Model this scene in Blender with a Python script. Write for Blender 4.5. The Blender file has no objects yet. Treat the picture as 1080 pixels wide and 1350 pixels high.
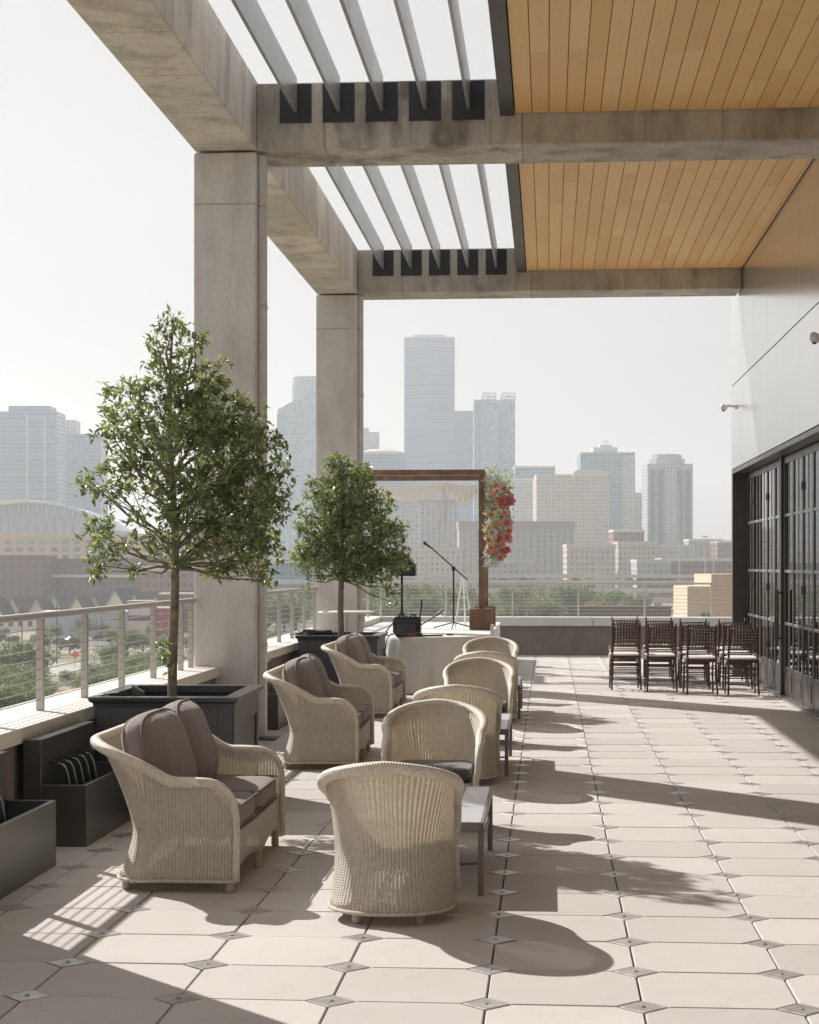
import bpy, math, random
from mathutils import Vector, Matrix
R = math.radians
S = bpy.context.scene
COL = S.collection
# ------------------------------------------------------------------ camera, light, exposure
YAW = math.atan(183/2400.0)
CS, SN = math.cos(YAW), math.sin(YAW)
CAMZ = 1.70
cd = bpy.data.cameras.new('camera'); cam = bpy.data.objects.new('camera', cd); COL.objects.link(cam)
cd.sensor_fit = 'HORIZONTAL'; cd.sensor_width = 36; cd.lens = 80; cd.shift_y = 70/1080.0
cd.clip_start = 0.1; cd.clip_end = 20000
cam.location = (0, 0, CAMZ); cam.rotation_euler = (R(90), 0, YAW)
S.camera = cam
SUN_EL = math.atan(1/1.457)                      # shadows on the paving run (1.005, -1.055) per metre of height
sdir = Vector((-1.005, 1.055, 1.0)).normalized()  # towards the sun
ld = bpy.data.lights.new('sun', 'SUN'); ld.energy = 2.3; ld.angle = R(0.5); ld.color = (1.0, 0.95, 0.89)
sun = bpy.data.objects.new('sun', ld); COL.objects.link(sun)
sun.rotation_euler = (-sdir).to_track_quat('-Z', 'Y').to_euler()
w = bpy.data.worlds.new('World'); S.world = w; w.use_nodes = True
nt = w.node_tree; bg = nt.nodes['Background']
sky = nt.nodes.new('ShaderNodeTexSky'); sky.sky_type = 'NISHITA'; sky.sun_disc = False
sky.sun_elevation = SUN_EL; sky.sun_rotation = math.atan2(sdir.x, sdir.y)
sky.air_density = 1.0; sky.dust_density = 2.5; sky.ozone_density = 1.0; sky.altitude = 20
hs = nt.nodes.new('ShaderNodeHueSaturation'); hs.inputs['Saturation'].default_value = 0.25
gm_ = nt.nodes.new('ShaderNodeGamma'); gm_.inputs[1].default_value = 0.2
nt.links.new(sky.outputs[0], hs.inputs['Color']); nt.links.new(hs.outputs[0], gm_.inputs[0]); cn = nt.nodes.new('ShaderNodeTexNoise'); cn.inputs['Scale'].default_value = 3.5; cn.inputs['Detail'].default_value = 6
tcw = nt.nodes.new('ShaderNodeTexCoord'); mpw = nt.nodes.new('ShaderNodeMapping'); mpw.inputs['Scale'].default_value = (1,1,3); nt.links.new(tcw.outputs['Generated'], mpw.inputs[0]); nt.links.new(mpw.outputs[0], cn.inputs['Vector'])
cr = nt.nodes.new('ShaderNodeValToRGB'); cr.color_ramp.elements[0].position = .35; cr.color_ramp.elements[0].color = (.91,.908,.908,1); cr.color_ramp.elements[1].position = .68; cr.color_ramp.elements[1].color = (1,.99,.976,1)
nt.links.new(cn.outputs[0], cr.inputs[0]); mw = nt.nodes.new('ShaderNodeMix'); mw.data_type = 'RGBA'; mw.blend_type = 'MULTIPLY'; mw.inputs[0].default_value = 1
nt.links.new(gm_.outputs[0], mw.inputs[6]); nt.links.new(cr.outputs[0], mw.inputs[7]); nt.links.new(mw.outputs[2], bg.inputs[0])
bg.inputs[1].default_value = 0.15
S.view_settings.view_transform = 'Standard'; S.view_settings.look = 'None'
S.view_settings.exposure = 1.62; S.view_settings.gamma = 1.0
S.render.engine = 'CYCLES'
try:
    S.cycles.max_bounces = 8; S.cycles.transparent_max_bounces = 24; S.cycles.volume_bounces = 0
except Exception: pass
random.seed(7)

# ------------------------------------------------------------------ helpers
def ground_at(px, D):                            # a direction across the view and a depth, as a place in the world
    xc = (px-540)/2400.0*D
    return CS*xc - SN*D, SN*xc + CS*D
def zat(py, D): return CAMZ - (py-745)/2400.0*D

class NT:
    def __init__(s, name):
        m = bpy.data.materials.new(name); m.use_nodes = True; s.m = m; s.t = m.node_tree; s.n = s.t.nodes
        s.p = s.n['Principled BSDF']; s.out = s.n['Material Output']
    def new(s, k, **kw):
        n = s.n.new(k)
        for a, b in kw.items(): setattr(n, a, b)
        return n
    def link(s, a, b): s.t.links.new(a, b)
    def put(s, sock, v):
        if hasattr(v, 'is_linked') or hasattr(v, 'links'): s.link(v, sock)
        else: sock.default_value = v
    def math(s, op, a, b=0.0, c=None, clamp=False):
        n = s.new('ShaderNodeMath', operation=op, use_clamp=clamp)
        s.put(n.inputs[0], a); s.put(n.inputs[1], b)
        if c is not None: s.put(n.inputs[2], c)
        return n.outputs[0]
    def coord(s, k='Object'): return s.new('ShaderNodeTexCoord').outputs[k]
    def mapping(s, v, sc=(1,1,1), rot=(0,0,0)):
        n = s.new('ShaderNodeMapping'); s.link(v, n.inputs[0]); n.inputs['Scale'].default_value = sc; n.inputs['Rotation'].default_value = rot
        return n.outputs[0]
    def noise(s, v, sc, det=4, rough=.55, out=0):
        n = s.new('ShaderNodeTexNoise'); s.link(v, n.inputs['Vector']); n.inputs['Scale'].default_value = sc
        n.inputs['Detail'].default_value = det; n.inputs['Roughness'].default_value = rough
        return n.outputs[out]
    def ramp(s, f, stops):
        n = s.new('ShaderNodeValToRGB'); s.link(f, n.inputs[0]); e = n.color_ramp.elements
        while len(e) < len(stops): e.new(0.5)
        for q, (p, c) in zip(e, stops):
            q.position = p; q.color = tuple(c)+(1,) if len(c) == 3 else c
        return n.outputs[0]
    def mix(s, f, a, b, mode='MIX'):
        n = s.new('ShaderNodeMix', data_type='RGBA', blend_type=mode)
        s.put(n.inputs[0], f)
        for i, v in ((6, a), (7, b)):
            if isinstance(v, tuple): n.inputs[i].default_value = v+(1,) if len(v) == 3 else v
            else: s.link(v, n.inputs[i])
        return n.outputs[2]
    def sep(s, v):
        n = s.new('ShaderNodeSeparateXYZ'); s.link(v, n.inputs[0]); return n.outputs
    def bump(s, h, st=.3, dist=.01):
        n = s.new('ShaderNodeBump'); n.inputs['Strength'].default_value = st; n.inputs['Distance'].default_value = dist
        s.link(h, n.inputs['Height']); s.link(n.outputs[0], s.p.inputs['Normal']); return n.outputs[0]
    def col(s, c):
        if isinstance(c, tuple): s.p.inputs['Base Color'].default_value = c+(1,)
        else: s.link(c, s.p.inputs['Base Color'])
    def set(s, **kw):
        names = dict(rough='Roughness', metal='Metallic', spec='Specular IOR Level', coat='Coat Weight', sheen='Sheen Weight', trans='Transmission Weight', ior='IOR', alpha='Alpha')
        for k, v in kw.items(): s.put(s.p.inputs[names[k]], v)
        return s

def plain(name, c, rough=.6, metal=0, var=.12, sc=3.0, bump=0, bsc=60, spec=.5, rv=.1):
    m = NT(name); v = m.coord()
    f = m.noise(v, sc, 5, .6)
    lo = tuple(x*(1-var*1.6) for x in c); hi = tuple(min(1, x*(1+var)) for x in c)
    m.col(m.ramp(f, [(.3, lo), (.7, hi)])); m.set(metal=metal, spec=spec)
    m.set(rough=m.math('MULTIPLY_ADD', m.noise(v, sc*2.3, 3), rv*2, rough-rv, clamp=True))
    if bump: m.bump(m.noise(v, bsc, 4), bump, .005)
    return m.m

class MB:
    def __init__(s): s.v = []; s.f = []; s.uv = {}; s.mi = []; s.col = []; s.cur = 0; s.cc = None
    def face(s, idx, uv=None):
        if uv: s.uv[len(s.f)] = uv
        s.f.append(tuple(idx)); s.mi.append(s.cur); s.col.append(s.cc)
    def add(s, vs, fs):
        o = len(s.v); s.v += [tuple(v) for v in vs]
        for f in fs: s.face([i+o for i in f])
        return s
    def box(s, x0, x1, y0, y1, z0, z1, b=0.0):
        if b <= 0:
            return s.add([(x,y,z) for z in (z0,z1) for (x,y) in ((x0,y0),(x1,y0),(x1,y1),(x0,y1))],
                  [(0,3,2,1),(4,5,6,7),(0,1,5,4),(1,2,6,5),(2,3,7,6),(3,0,4,7)])
        b = min(b, (x1-x0)/2.01, (y1-y0)/2.01, (z1-z0)/2.01)
        vs = []; ids = {}
        for i, X in enumerate((x0, x1)):
            for j, Y in enumerate((y0, y1)):
                for k, Z in enumerate((z0, z1)):
                    sx, sy, sz = (1-2*i)*b, (1-2*j)*b, (1-2*k)*b
                    for ax, p in enumerate(((X, Y+sy, Z+sz), (X+sx, Y, Z+sz), (X+sx, Y+sy, Z))):
                        ids[(i,j,k,ax)] = len(vs); vs.append(p)
        g = lambda i,j,k,a: ids[(i,j,k,a)]
        fs = []
        for i in (0,1): fs.append([g(i,0,0,0),g(i,1,0,0),g(i,1,1,0),g(i,0,1,0)][::(-1 if i==0 else 1)])
        for j in (0,1): fs.append([g(0,j,0,1),g(1,j,0,1),g(1,j,1,1),g(0,j,1,1)][::(1 if j==0 else -1)])
        for k in (0,1): fs.append([g(0,0,k,2),g(1,0,k,2),g(1,1,k,2),g(0,1,k,2)][::(-1 if k==0 else 1)])
        for j in (0,1):
            for k in (0,1): fs.append([g(0,j,k,1),g(1,j,k,1),g(1,j,k,2),g(0,j,k,2)][::(1 if j!=k else -1)])
        for i in (0,1):
            for k in (0,1): fs.append([g(i,0,k,0),g(i,1,k,0),g(i,1,k,2),g(i,0,k,2)][::(-1 if i!=k else 1)])
        for i in (0,1):
            for j in (0,1): fs.append([g(i,j,0,0),g(i,j,1,0),g(i,j,1,1),g(i,j,0,1)][::(1 if i!=j else -1)])
        for i in (0,1):
            for j in (0,1):
                for k in (0,1): fs.append([g(i,j,k,0),g(i,j,k,1),g(i,j,k,2)][::(1 if (i+j+k)%2 else -1)])
        return s.add(vs, fs)
    def tube(s, pts, r, n=8, cap=True, closed=False, uvs=False, r2=None):
        pts = [Vector(p) for p in pts]; N = len(pts)
        rs = r if isinstance(r, (list, tuple)) else [r]*N
        o = len(s.v); up = None; acc = 0; accs = []
        for i, p in enumerate(pts):
            if closed: t = pts[(i+1)%N]-pts[i-1]
            else: t = pts[min(i+1,N-1)]-pts[max(i-1,0)]
            if t.length < 1e-9: t = Vector((0,0,1))
            t.normalize()
            if up is None:
                a = Vector((0,0,1)) if abs(t.z) < .9 else Vector((1,0,0))
                up = (a - t*a.dot(t)).normalized()
            else:
                up = up - t*up.dot(t)
                up = up.normalized() if up.length > 1e-6 else Vector((1,0,0))
            q = t.cross(up)
            if i: acc += (p-pts[i-1]).length
            accs.append(acc)
            for k in range(n):
                A = 2*math.pi*k/n
                s.v.append(tuple(p + (up*math.cos(A)*(r2 or 1) + q*math.sin(A))*rs[i]))
        M = N if closed else N-1
        for i in range(M):
            j = (i+1) % N
            for k in range(n):
                k2 = (k+1) % n
                ids = (o+i*n+k, o+i*n+k2, o+j*n+k2, o+j*n+k)
                if uvs:
                    a, b = k/n*uvs, (k+1)/n*uvs
                    s.face(ids, ((accs[i],a),(accs[i],b),(accs[j],b),(accs[j],a)))
                else: s.face(ids)
        if cap and not closed:
            s.face([o+k for k in range(n)][::-1]); s.face([o+(N-1)*n+k for k in range(n)])
        return s
    def bar(s, a, b, r, n=8, r2=None): return s.tube([a, b], [r, r if r2 is None else r2], n)
    def lathe(s, prof, cx=0, cy=0, n=20, z=0):
        o = len(s.v); M = len(prof)
        for r, h in prof:
            for k in range(n):
                A = 2*math.pi*k/n; s.v.append((cx+r*math.cos(A), cy+r*math.sin(A), z+h))
        for i in range(M-1):
            for k in range(n):
                k2 = (k+1) % n; s.face((o+i*n+k, o+i*n+k2, o+(i+1)*n+k2, o+(i+1)*n+k))
        s.face([o+k for k in range(n)][::-1]); s.face([o+(M-1)*n+k for k in range(n)])
        return s
    def prism(s, poly, z0, z1, ax=2):               # polygon (a,b) pushed along an axis
        n = len(poly)
        def mk(a, b, z): return (a,b,z) if ax == 2 else ((z,a,b) if ax == 0 else (a,z,b))
        vs = [mk(a,b,z0) for a,b in poly]+[mk(a,b,z1) for a,b in poly]
        fs = [tuple(range(n))[::-1], tuple(range(n,2*n))]+[(i,(i+1)%n,n+(i+1)%n,n+i) for i in range(n)]
        if ax == 1: fs = [f[::-1] for f in fs]
        return s.add(vs, fs)
    def grid(s, fn, nu, nv, uvfn=None, closeu=False):
        o = len(s.v)
        for i in range(nu+1):
            for j in range(nv+1): s.v.append(tuple(fn(i/nu, j/nv)))
        for i in range(nu):
            for j in range(nv):
                q = (o+i*(nv+1)+j, o+(i+1)*(nv+1)+j, o+(i+1)*(nv+1)+j+1, o+i*(nv+1)+j+1)
                uv = None
                if uvfn: uv = (uvfn(i/nu,j/nv), uvfn((i+1)/nu,j/nv), uvfn((i+1)/nu,(j+1)/nv), uvfn(i/nu,(j+1)/nv))
                s.face(q, uv)
        return s
    def rotz(s, a, c=(0,0)):
        ca, sa = math.cos(a), math.sin(a)
        s.v = [(c[0]+(x-c[0])*ca-(y-c[1])*sa, c[1]+(x-c[0])*sa+(y-c[1])*ca, z) for x,y,z in s.v]; return s
    def xf(s, M, start=0):
        s.v = s.v[:start]+[tuple(M @ Vector(v)) for v in s.v[start:]]; return s
    def build(s, name, mats, parent=None, world=False, smooth=False, loc=None):
        me = bpy.data.meshes.new(name)
        vs = s.v
        off = None
        if world and parent is not None:
            off = Vector(parent.location)
            if parent.parent: off = off + Vector(parent.parent.location)
        if loc is not None: off = Vector(loc)
        if off is not None: vs = [(x-off.x, y-off.y, z-off.z) for x,y,z in vs]
        me.from_pydata(vs, [], s.f)
        for m in (mats if isinstance(mats, (list, tuple)) else [mats]): me.materials.append(m)
        me.polygons.foreach_set('material_index', s.mi)
        if smooth: me.polygons.foreach_set('use_smooth', [True]*len(s.f))
        if s.uv:
            ul = me.uv_layers.new(name='UVMap')
            for fi, uv in s.uv.items():
                p = me.polygons[fi]
                for li, c in zip(p.loop_indices, uv): ul.data[li].uv = c
        if any(c is not None for c in s.col):
            at = me.attributes.new('tint', 'FLOAT', 'FACE')
            at.data.foreach_set('value', [0.5 if c is None else c for c in s.col])
        me.update()
        o = bpy.data.objects.new(name, me); COL.objects.link(o)
        if parent is not None: o.parent = parent
        elif loc is not None: o.location = loc
        return o

def thing(name, label, cat, loc=(0,0,0), rz=0, group=None):
    o = bpy.data.objects.new(name, None); COL.objects.link(o); o.empty_display_size = .2
    o.location = loc; o.rotation_euler = (0,0,rz); o['label'] = label; o['category'] = cat
    if group: o['group'] = group
    return o
def tag(o, label, cat, group=None):
    o['label'] = label; o['category'] = cat
    if group: o['group'] = group
    return o
def struct(o): o['kind'] = 'structure'; return o
KIDS = {}
def dup(root, loc, rz=0, label=None, sc=None):
    def cp(o, par):
        c = o.copy(); COL.objects.link(c); c.parent = par
        for k in KIDS[o.name]: cp(k, c)
        return c
    def index(o):
        KIDS[o.name] = [k for k in bpy.data.objects if k.parent == o]
        for k in KIDS[o.name]: index(k)
    if root.name not in KIDS: index(root)
    c = cp(root, None); c.location = loc; c.rotation_euler = (0,0,rz)
    if sc: c.scale = sc if isinstance(sc, tuple) else (sc,sc,sc)
    if label: c['label'] = label
    return c
# ------------------------------------------------------------------ materials
def concrete(name, c1, c2, stain=(.16,.13,.10), amt=.5, seams=0, per=1.22):
    m = NT(name); v = m.coord()
    big = m.noise(v, .55, 5, .62); mid = m.noise(m.mapping(v, (1,1,.35)), 2.6, 6, .65); fine = m.noise(v, 38, 4, .6)
    c = m.mix(m.ramp(big, [(.42,(0,0,0)),(.56,(1,1,1))]), c1, c2)
    c = m.mix(m.math('MULTIPLY', m.ramp(mid, [(.47,(0,0,0)),(.68,(1,1,1))]), amt), c, stain)
    st = m.noise(m.mapping(v, (7,7,.5)), 1.3, 5, .7)
    c = m.mix(m.math('MULTIPLY', m.ramp(st, [(.55,(0,0,0)),(.75,(1,1,1))]), amt*.8), c, stain)
    c = m.mix(m.math('MULTIPLY', m.ramp(fine, [(.35,(1,1,1)),(.5,(0,0,0))]), .22), c, stain)
    pits = m.new('ShaderNodeTexVoronoi'); pits.inputs['Scale'].default_value = 9; m.link(v, pits.inputs['Vector'])
    pit = m.math('LESS_THAN', pits.outputs['Distance'], .05)
    c = m.mix(m.math('MULTIPLY', pit, .6), c, tuple(x*.5 for x in stain))
    if seams:
        x, y, z = m.sep(v)[:3]
        q = m.math('ABSOLUTE', m.math('SUBTRACT', m.math('FRACT', m.math('DIVIDE', {1: z, 2: y, 3: x}[seams], per)), .5))
        sm = m.math('LESS_THAN', q, .008*1.22/per)
        wv = m.noise(v, 3, 3)
        c = m.mix(m.math('MULTIPLY', sm, m.math('MULTIPLY_ADD', wv, 1.2, -.1, clamp=True)), c, tuple(k*.8 for k in stain))
        pn = m.new('ShaderNodeTexWhiteNoise', noise_dimensions='1D'); m.link(m.math('FLOOR', m.math('ADD', m.math('DIVIDE', {1: z, 2: y, 3: x}[seams], per), .5)), pn.inputs['W'])
        c = m.mix(m.math('MULTIPLY', m.math('POWER', pn.outputs[0], 1.6), .6 if per < 5 else .12), c, tuple(k*.55 for k in c1))
    m.col(c); m.set(rough=.82); m.bump(m.math('ADD', m.math('MULTIPLY', fine, .5), mid), .35, .012)
    return m.m
M = {}
M['conc_col'] = concrete('column_concrete', (.68,.655,.635), (.76,.735,.715), (.42,.38,.345), .45, 1, 10.4)
M['conc_beam'] = concrete('beam_concrete', (.82,.745,.63), (.70,.67,.63), (.36,.32,.28), .8, 2)
M['conc_cross'] = concrete('cross_beam_concrete', (.72,.665,.58), (.50,.465,.42), (.19,.155,.125), .95, 3, 1.9)
M['coping'] = concrete('coping_stone', (.70,.665,.62), (.76,.725,.68), (.46,.42,.37), .2, 0)
M['parapet'] = concrete('parapet_render', (.19,.16,.15), (.24,.205,.19), (.12,.10,.095), .3, 0)
M['whitecap'] = plain('white_coping', (.60,.59,.57), .5, var=.05)
def paver(name, c, dark, rough=.85):
    m = NT(name); v = m.coord()
    at = m.new('ShaderNodeAttribute', attribute_name='tint')
    fine = m.noise(v, 160, 3, .7); sp = m.noise(v, 55, 4, .7); big = m.noise(v, .9, 5, .6); blot = m.noise(v, 5, 5, .65)
    a = m.mix(at.outputs['Fac'], tuple(x*.89 for x in c), tuple(min(1,x*1.08) for x in c))
    a = m.mix(m.math('MULTIPLY', m.ramp(fine, [(.45,(0,0,0)),(.7,(1,1,1))]), .3), a, dark)
    a = m.mix(m.math('MULTIPLY', m.ramp(sp, [(.55,(0,0,0)),(.75,(1,1,1))]), .25), a, dark)
    a = m.mix(m.math('MULTIPLY', m.ramp(big, [(.4,(0,0,0)),(.7,(1,1,1))]), .22), a, dark)
    a = m.mix(m.math('MULTIPLY', m.ramp(m.noise(v, 1.7, 6, .7), [(.55,(0,0,0)),(.7,(1,1,1))]), .14), a, dark)
    a = m.mix(m.math('MULTIPLY', m.ramp(blot, [(.56,(0,0,0)),(.70,(1,1,1))]), .26), a, dark)
    m.col(a); m.set(rough=rough); m.bump(m.math('ADD', fine, sp), .25, .003); return m.m
M['paver'] = paver('paver_stone', (.56,.53,.505), (.36,.325,.30))
M['joint'] = plain('joint_bed', (.10,.088,.078), .95)  # dark bed visible in the gaps between the pavers
M['stud'] = plain('dot_paver_steel', (.44,.43,.41), .36, .35, var=.2, sc=14, bump=.1, spec=.7)
M['screw'] = plain('screw_steel', (.40,.385,.37), .5, .2)
def wood_panel():
    m = NT('ceiling_wood'); v = m.coord()
    at = m.new('ShaderNodeAttribute', attribute_name='tint')
    g = m.noise(m.mapping(v, (38,1.2,1)), 2.2, 5, .6)
    a = m.ramp(at.outputs['Fac'], [(0,(.84,.49,.19)),(.45,(.91,.555,.225)),(1,(.95,.62,.275))])
    a = m.mix(m.math('MULTIPLY', m.ramp(g, [(.35,(0,0,0)),(.75,(1,1,1))]), .35), a, (.72,.43,.16))
    m.col(a); m.set(rough=.45); m.bump(g, .05, .002); return m.m
M['ceil'] = wood_panel()
M['void'] = plain('dark_gap', (.02,.018,.016), .9)
M['steel_dark'] = plain('painted_steel', (.07,.062,.06), .45, .3)
M['pocket'] = plain('pocket_steel', (.045,.045,.052), .55, .2)
M['fin'] = plain('fin_metal', (.35,.345,.345), .3, .2, var=.05, sc=1)
M['panel'] = None
def acm():
    m = NT('wall_panel_gloss'); v = m.coord()
    m.col(m.ramp(m.noise(v, .4, 3), [(.3,(.68,.665,.64)),(.7,(.74,.725,.705))])); m.set(rough=.2, spec=.5, coat=0.0, metal=.8)
    m.p.inputs['Coat Roughness'].default_value = .06
    m.bump(m.noise(v, .7, 2), .12, .03); return m.m
M['panel'] = acm()
M['frame'] = plain('door_frame_paint', (.075,.066,.06), .35, .35, spec=.6)
M['muntin'] = plain('muntin_metal', (.30,.28,.26), .3, .5)
M['black'] = plain('black_metal', (.02,.02,.021), .4, .2)
def glass(name, tint=(.75,.8,.82), refl=.12):
    m = NT(name); n = m.n; g = m.new('ShaderNodeBsdfGlossy'); g.inputs['Roughness'].default_value = .015
    t = m.new('ShaderNodeBsdfTransparent'); t.inputs[0].default_value = tint+(1,)
    f = m.new('ShaderNodeFresnel'); f.inputs[0].default_value = 1.6
    mx = m.new('ShaderNodeMixShader'); m.link(m.math('MULTIPLY_ADD', f.outputs[0], 1-refl, refl), mx.inputs[0]); m.link(t.outputs[0], mx.inputs[1]); m.link(g.outputs[0], mx.inputs[2])
    m.link(mx.outputs[0], m.out.inputs[0]); return m.m
M['glass'] = glass('door_glass', (.5,.53,.55), .42)
M['rail'] = plain('railing_paint', (.55,.525,.49), .42, .15, var=.06)
M['cable'] = plain('cable_steel', (.55,.55,.54), .3, .8)
def wicker(name, c, p=.0185, q=.0078, hole=.5, rim=False):
    m = NT(name); uv = m.coord('UV'); x, y, _ = m.sep(uv)[:3]
    v = m.coord()
    if rim:
        ph = m.math('ADD', m.math('MULTIPLY', x, 2*math.pi/.013), m.math('MULTIPLY', y, 2*math.pi*4))
        h = m.math('ABSOLUTE', m.math('SINE', m.math('MULTIPLY', ph, .5)))
        h2 = m.math('ABSOLUTE', m.math('SINE', m.math('MULTIPLY', y, math.pi*12)))
        H = m.math('MULTIPLY', m.math('POWER', h, .6), m.math('MULTIPLY_ADD', h2, .45, .55)); mask = None
        deep = m.math('LESS_THAN', H, .36)
    else:
        wob = m.math('MULTIPLY_ADD', m.noise(v, 9, 2), .002, -.001)
        u = m.math('DIVIDE', m.math('ADD', x, wob), p)
        cell = m.math('FLOOR', u)
        odd = m.math('MODULO', m.math('ABSOLUTE', cell), 2.0)
        fu = m.math('FRACT', u)
        vv = m.math('ADD', m.math('DIVIDE', y, q), m.math('MULTIPLY', odd, .5))
        fv = m.math('FRACT', vv)
        strand = m.math('SINE', m.math('MULTIPLY', fv, math.pi))
        colm = m.math('SINE', m.math('MULTIPLY', fu, math.pi))
        H = m.math('MULTIPLY', m.math('POWER', strand, .6), m.math('MULTIPLY_ADD', m.math('POWER', colm, .5), .75, .25))
        e1 = m.math('GREATER_THAN', m.math('ABSOLUTE', m.math('SUBTRACT', fu, .5)), .33)
        e2 = m.math('GREATER_THAN', m.math('ABSOLUTE', m.math('SUBTRACT', fv, .5)), .5-hole*.5)
        mask = m.math('MULTIPLY', e1, e2)
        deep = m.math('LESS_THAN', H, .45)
    n1 = m.noise(m.mapping(v, (1,1,1)), 40, 3); n2 = m.noise(v, 5, 4)
    a = m.mix(m.ramp(n1, [(.3,(0,0,0)),(.7,(1,1,1))]), tuple(k*.82 for k in c), tuple(min(1,k*1.1) for k in c))
    a = m.mix(m.math('MULTIPLY', m.ramp(n2, [(.45,(0,0,0)),(.7,(1,1,1))]), .35), a, (c[0]*.8, c[1]*.72, c[2]*.62))
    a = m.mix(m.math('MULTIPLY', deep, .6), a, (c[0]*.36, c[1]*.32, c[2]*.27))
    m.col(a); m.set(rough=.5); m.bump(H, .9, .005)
    if mask is not None:
        tr = m.new('ShaderNodeBsdfTransparent'); tl = m.new('ShaderNodeBsdfTranslucent'); tl.inputs[0].default_value = (c[0]*.9,c[1]*.8,c[2]*.6,1)
        m1 = m.new('ShaderNodeMixShader'); m1.inputs[0].default_value = .16; m.link(m.p.outputs[0], m1.inputs[1]); m.link(tl.outputs[0], m1.inputs[2])
        mx = m.new('ShaderNodeMixShader'); m.link(mask, mx.inputs[0]); m.link(m1.outputs[0], mx.inputs[1]); m.link(tr.outputs[0], mx.inputs[2])
        m.link(mx.outputs[0], m.out.inputs[0])
    return m.m
WC = (.85,.78,.665)
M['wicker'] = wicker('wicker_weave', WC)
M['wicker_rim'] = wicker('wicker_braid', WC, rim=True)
M['wicker_foot'] = plain('rattan_foot', (.5,.42,.32), .5)
def fabric(name, c, sc=420, var=.1, wr=.35):
    m = NT(name); v = m.coord()
    f = m.noise(v, sc, 2); b = m.noise(v, 3.5, 4); wv = m.noise(m.mapping(v, (1,1,.3)), 7, 3)
    a = m.mix(b, tuple(x*(1-var) for x in c), tuple(min(1,x*(1+var)) for x in c))
    a = m.mix(m.math('MULTIPLY', f, .25), a, tuple(x*.6 for x in c))
    m.col(a); m.set(rough=.9, sheen=.25)
    m.bump(m.math('ADD', m.math('MULTIPLY', f, .12), wv), wr, .02); return m.m
M['taupe'] = fabric('taupe_cushion', (.25,.21,.19), wr=1.0)
M['char'] = fabric('charcoal_cushion', (.085,.082,.085))
M['piping'] = fabric('cushion_piping', (.19,.155,.14))
M['slat'] = plain('table_aluminium', (.60,.62,.65), .35, .45, var=.05)
M['tleg'] = plain('table_leg_metal', (.20,.18,.165), .4, .5)
M['planter'] = plain('planter_paint', (.045,.045,.053), .3, .1, var=.05, spec=.9, rv=.015)
M['trough'] = plain('fountain_metal', (.065,.062,.06), .3, .3, var=.08, sc=1.2, spec=1.0, rv=.02)
M['soil'] = plain('planter_soil', (.045,.032,.022), .95, var=.4, sc=30, bump=.8, bsc=50)
M['ivory'] = fabric('ivory_cushion', (.78,.75,.69), 300, .04, .2)
M['cwood'] = plain('mahogany_wood', (.085,.045,.028), .35, 0, var=.3, sc=12)
M['arch'] = plain('arch_timber', (.20,.115,.065), .6, 0, var=.3, sc=5, bump=.3)
M['cloth'] = fabric('white_cloth', (.78,.76,.73), 300, .04, .2)
M['stage'] = plain('white_platform', (.68,.67,.65), .6, var=.06)
M['whitep'] = plain('white_plastic', (.75,.75,.73), .4)
M['redp'] = plain('red_paint', (.35,.03,.03), .4)
def leafmat(name, c1, c2, rough=.38, tr=.3):
    m = NT(name); at = m.new('ShaderNodeAttribute', attribute_name='tint')
    a = m.mix(at.outputs['Fac'], c1, c2); m.col(a); m.set(rough=rough, spec=.5)
    tl = m.new('ShaderNodeBsdfTranslucent'); m.link(m.mix(at.outputs['Fac'], tuple(x*1.3 for x in c1), (c2[0]*1.9,c2[1]*1.8,c2[2]*.9)), tl.inputs[0])
    mx = m.new('ShaderNodeMixShader'); mx.inputs[0].default_value = tr
    m.link(m.p.outputs[0], mx.inputs[1]); m.link(tl.outputs[0], mx.inputs[2]); m.link(mx.outputs[0], m.out.inputs[0]); return m.m
M['leaf'] = leafmat('ficus_leaf', (.135,.19,.085), (.33,.39,.19))
M['bark'] = plain('tree_bark', (.27,.215,.165), .85, 0, var=.35, sc=18, bump=.7, bsc=40)
M['cityleaf'] = leafmat('distant_foliage', (.09,.14,.04), (.22,.27,.09), .7, .15)
M['cityleaf2'] = leafmat('dry_foliage', (.14,.15,.07), (.25,.25,.13), .7, .15)
M['citybark'] = plain('distant_bark', (.12,.09,.07), .9)
def watermat():
    m = NT('falling_water'); v = m.coord(); m.col((.85,.88,.9)); m.set(rough=.08, trans=.75, ior=1.33); m.bump(m.noise(m.mapping(v,(40,40,8)), 2, 3), .6, .01); return m.m
M['water'] = watermat()
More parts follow.
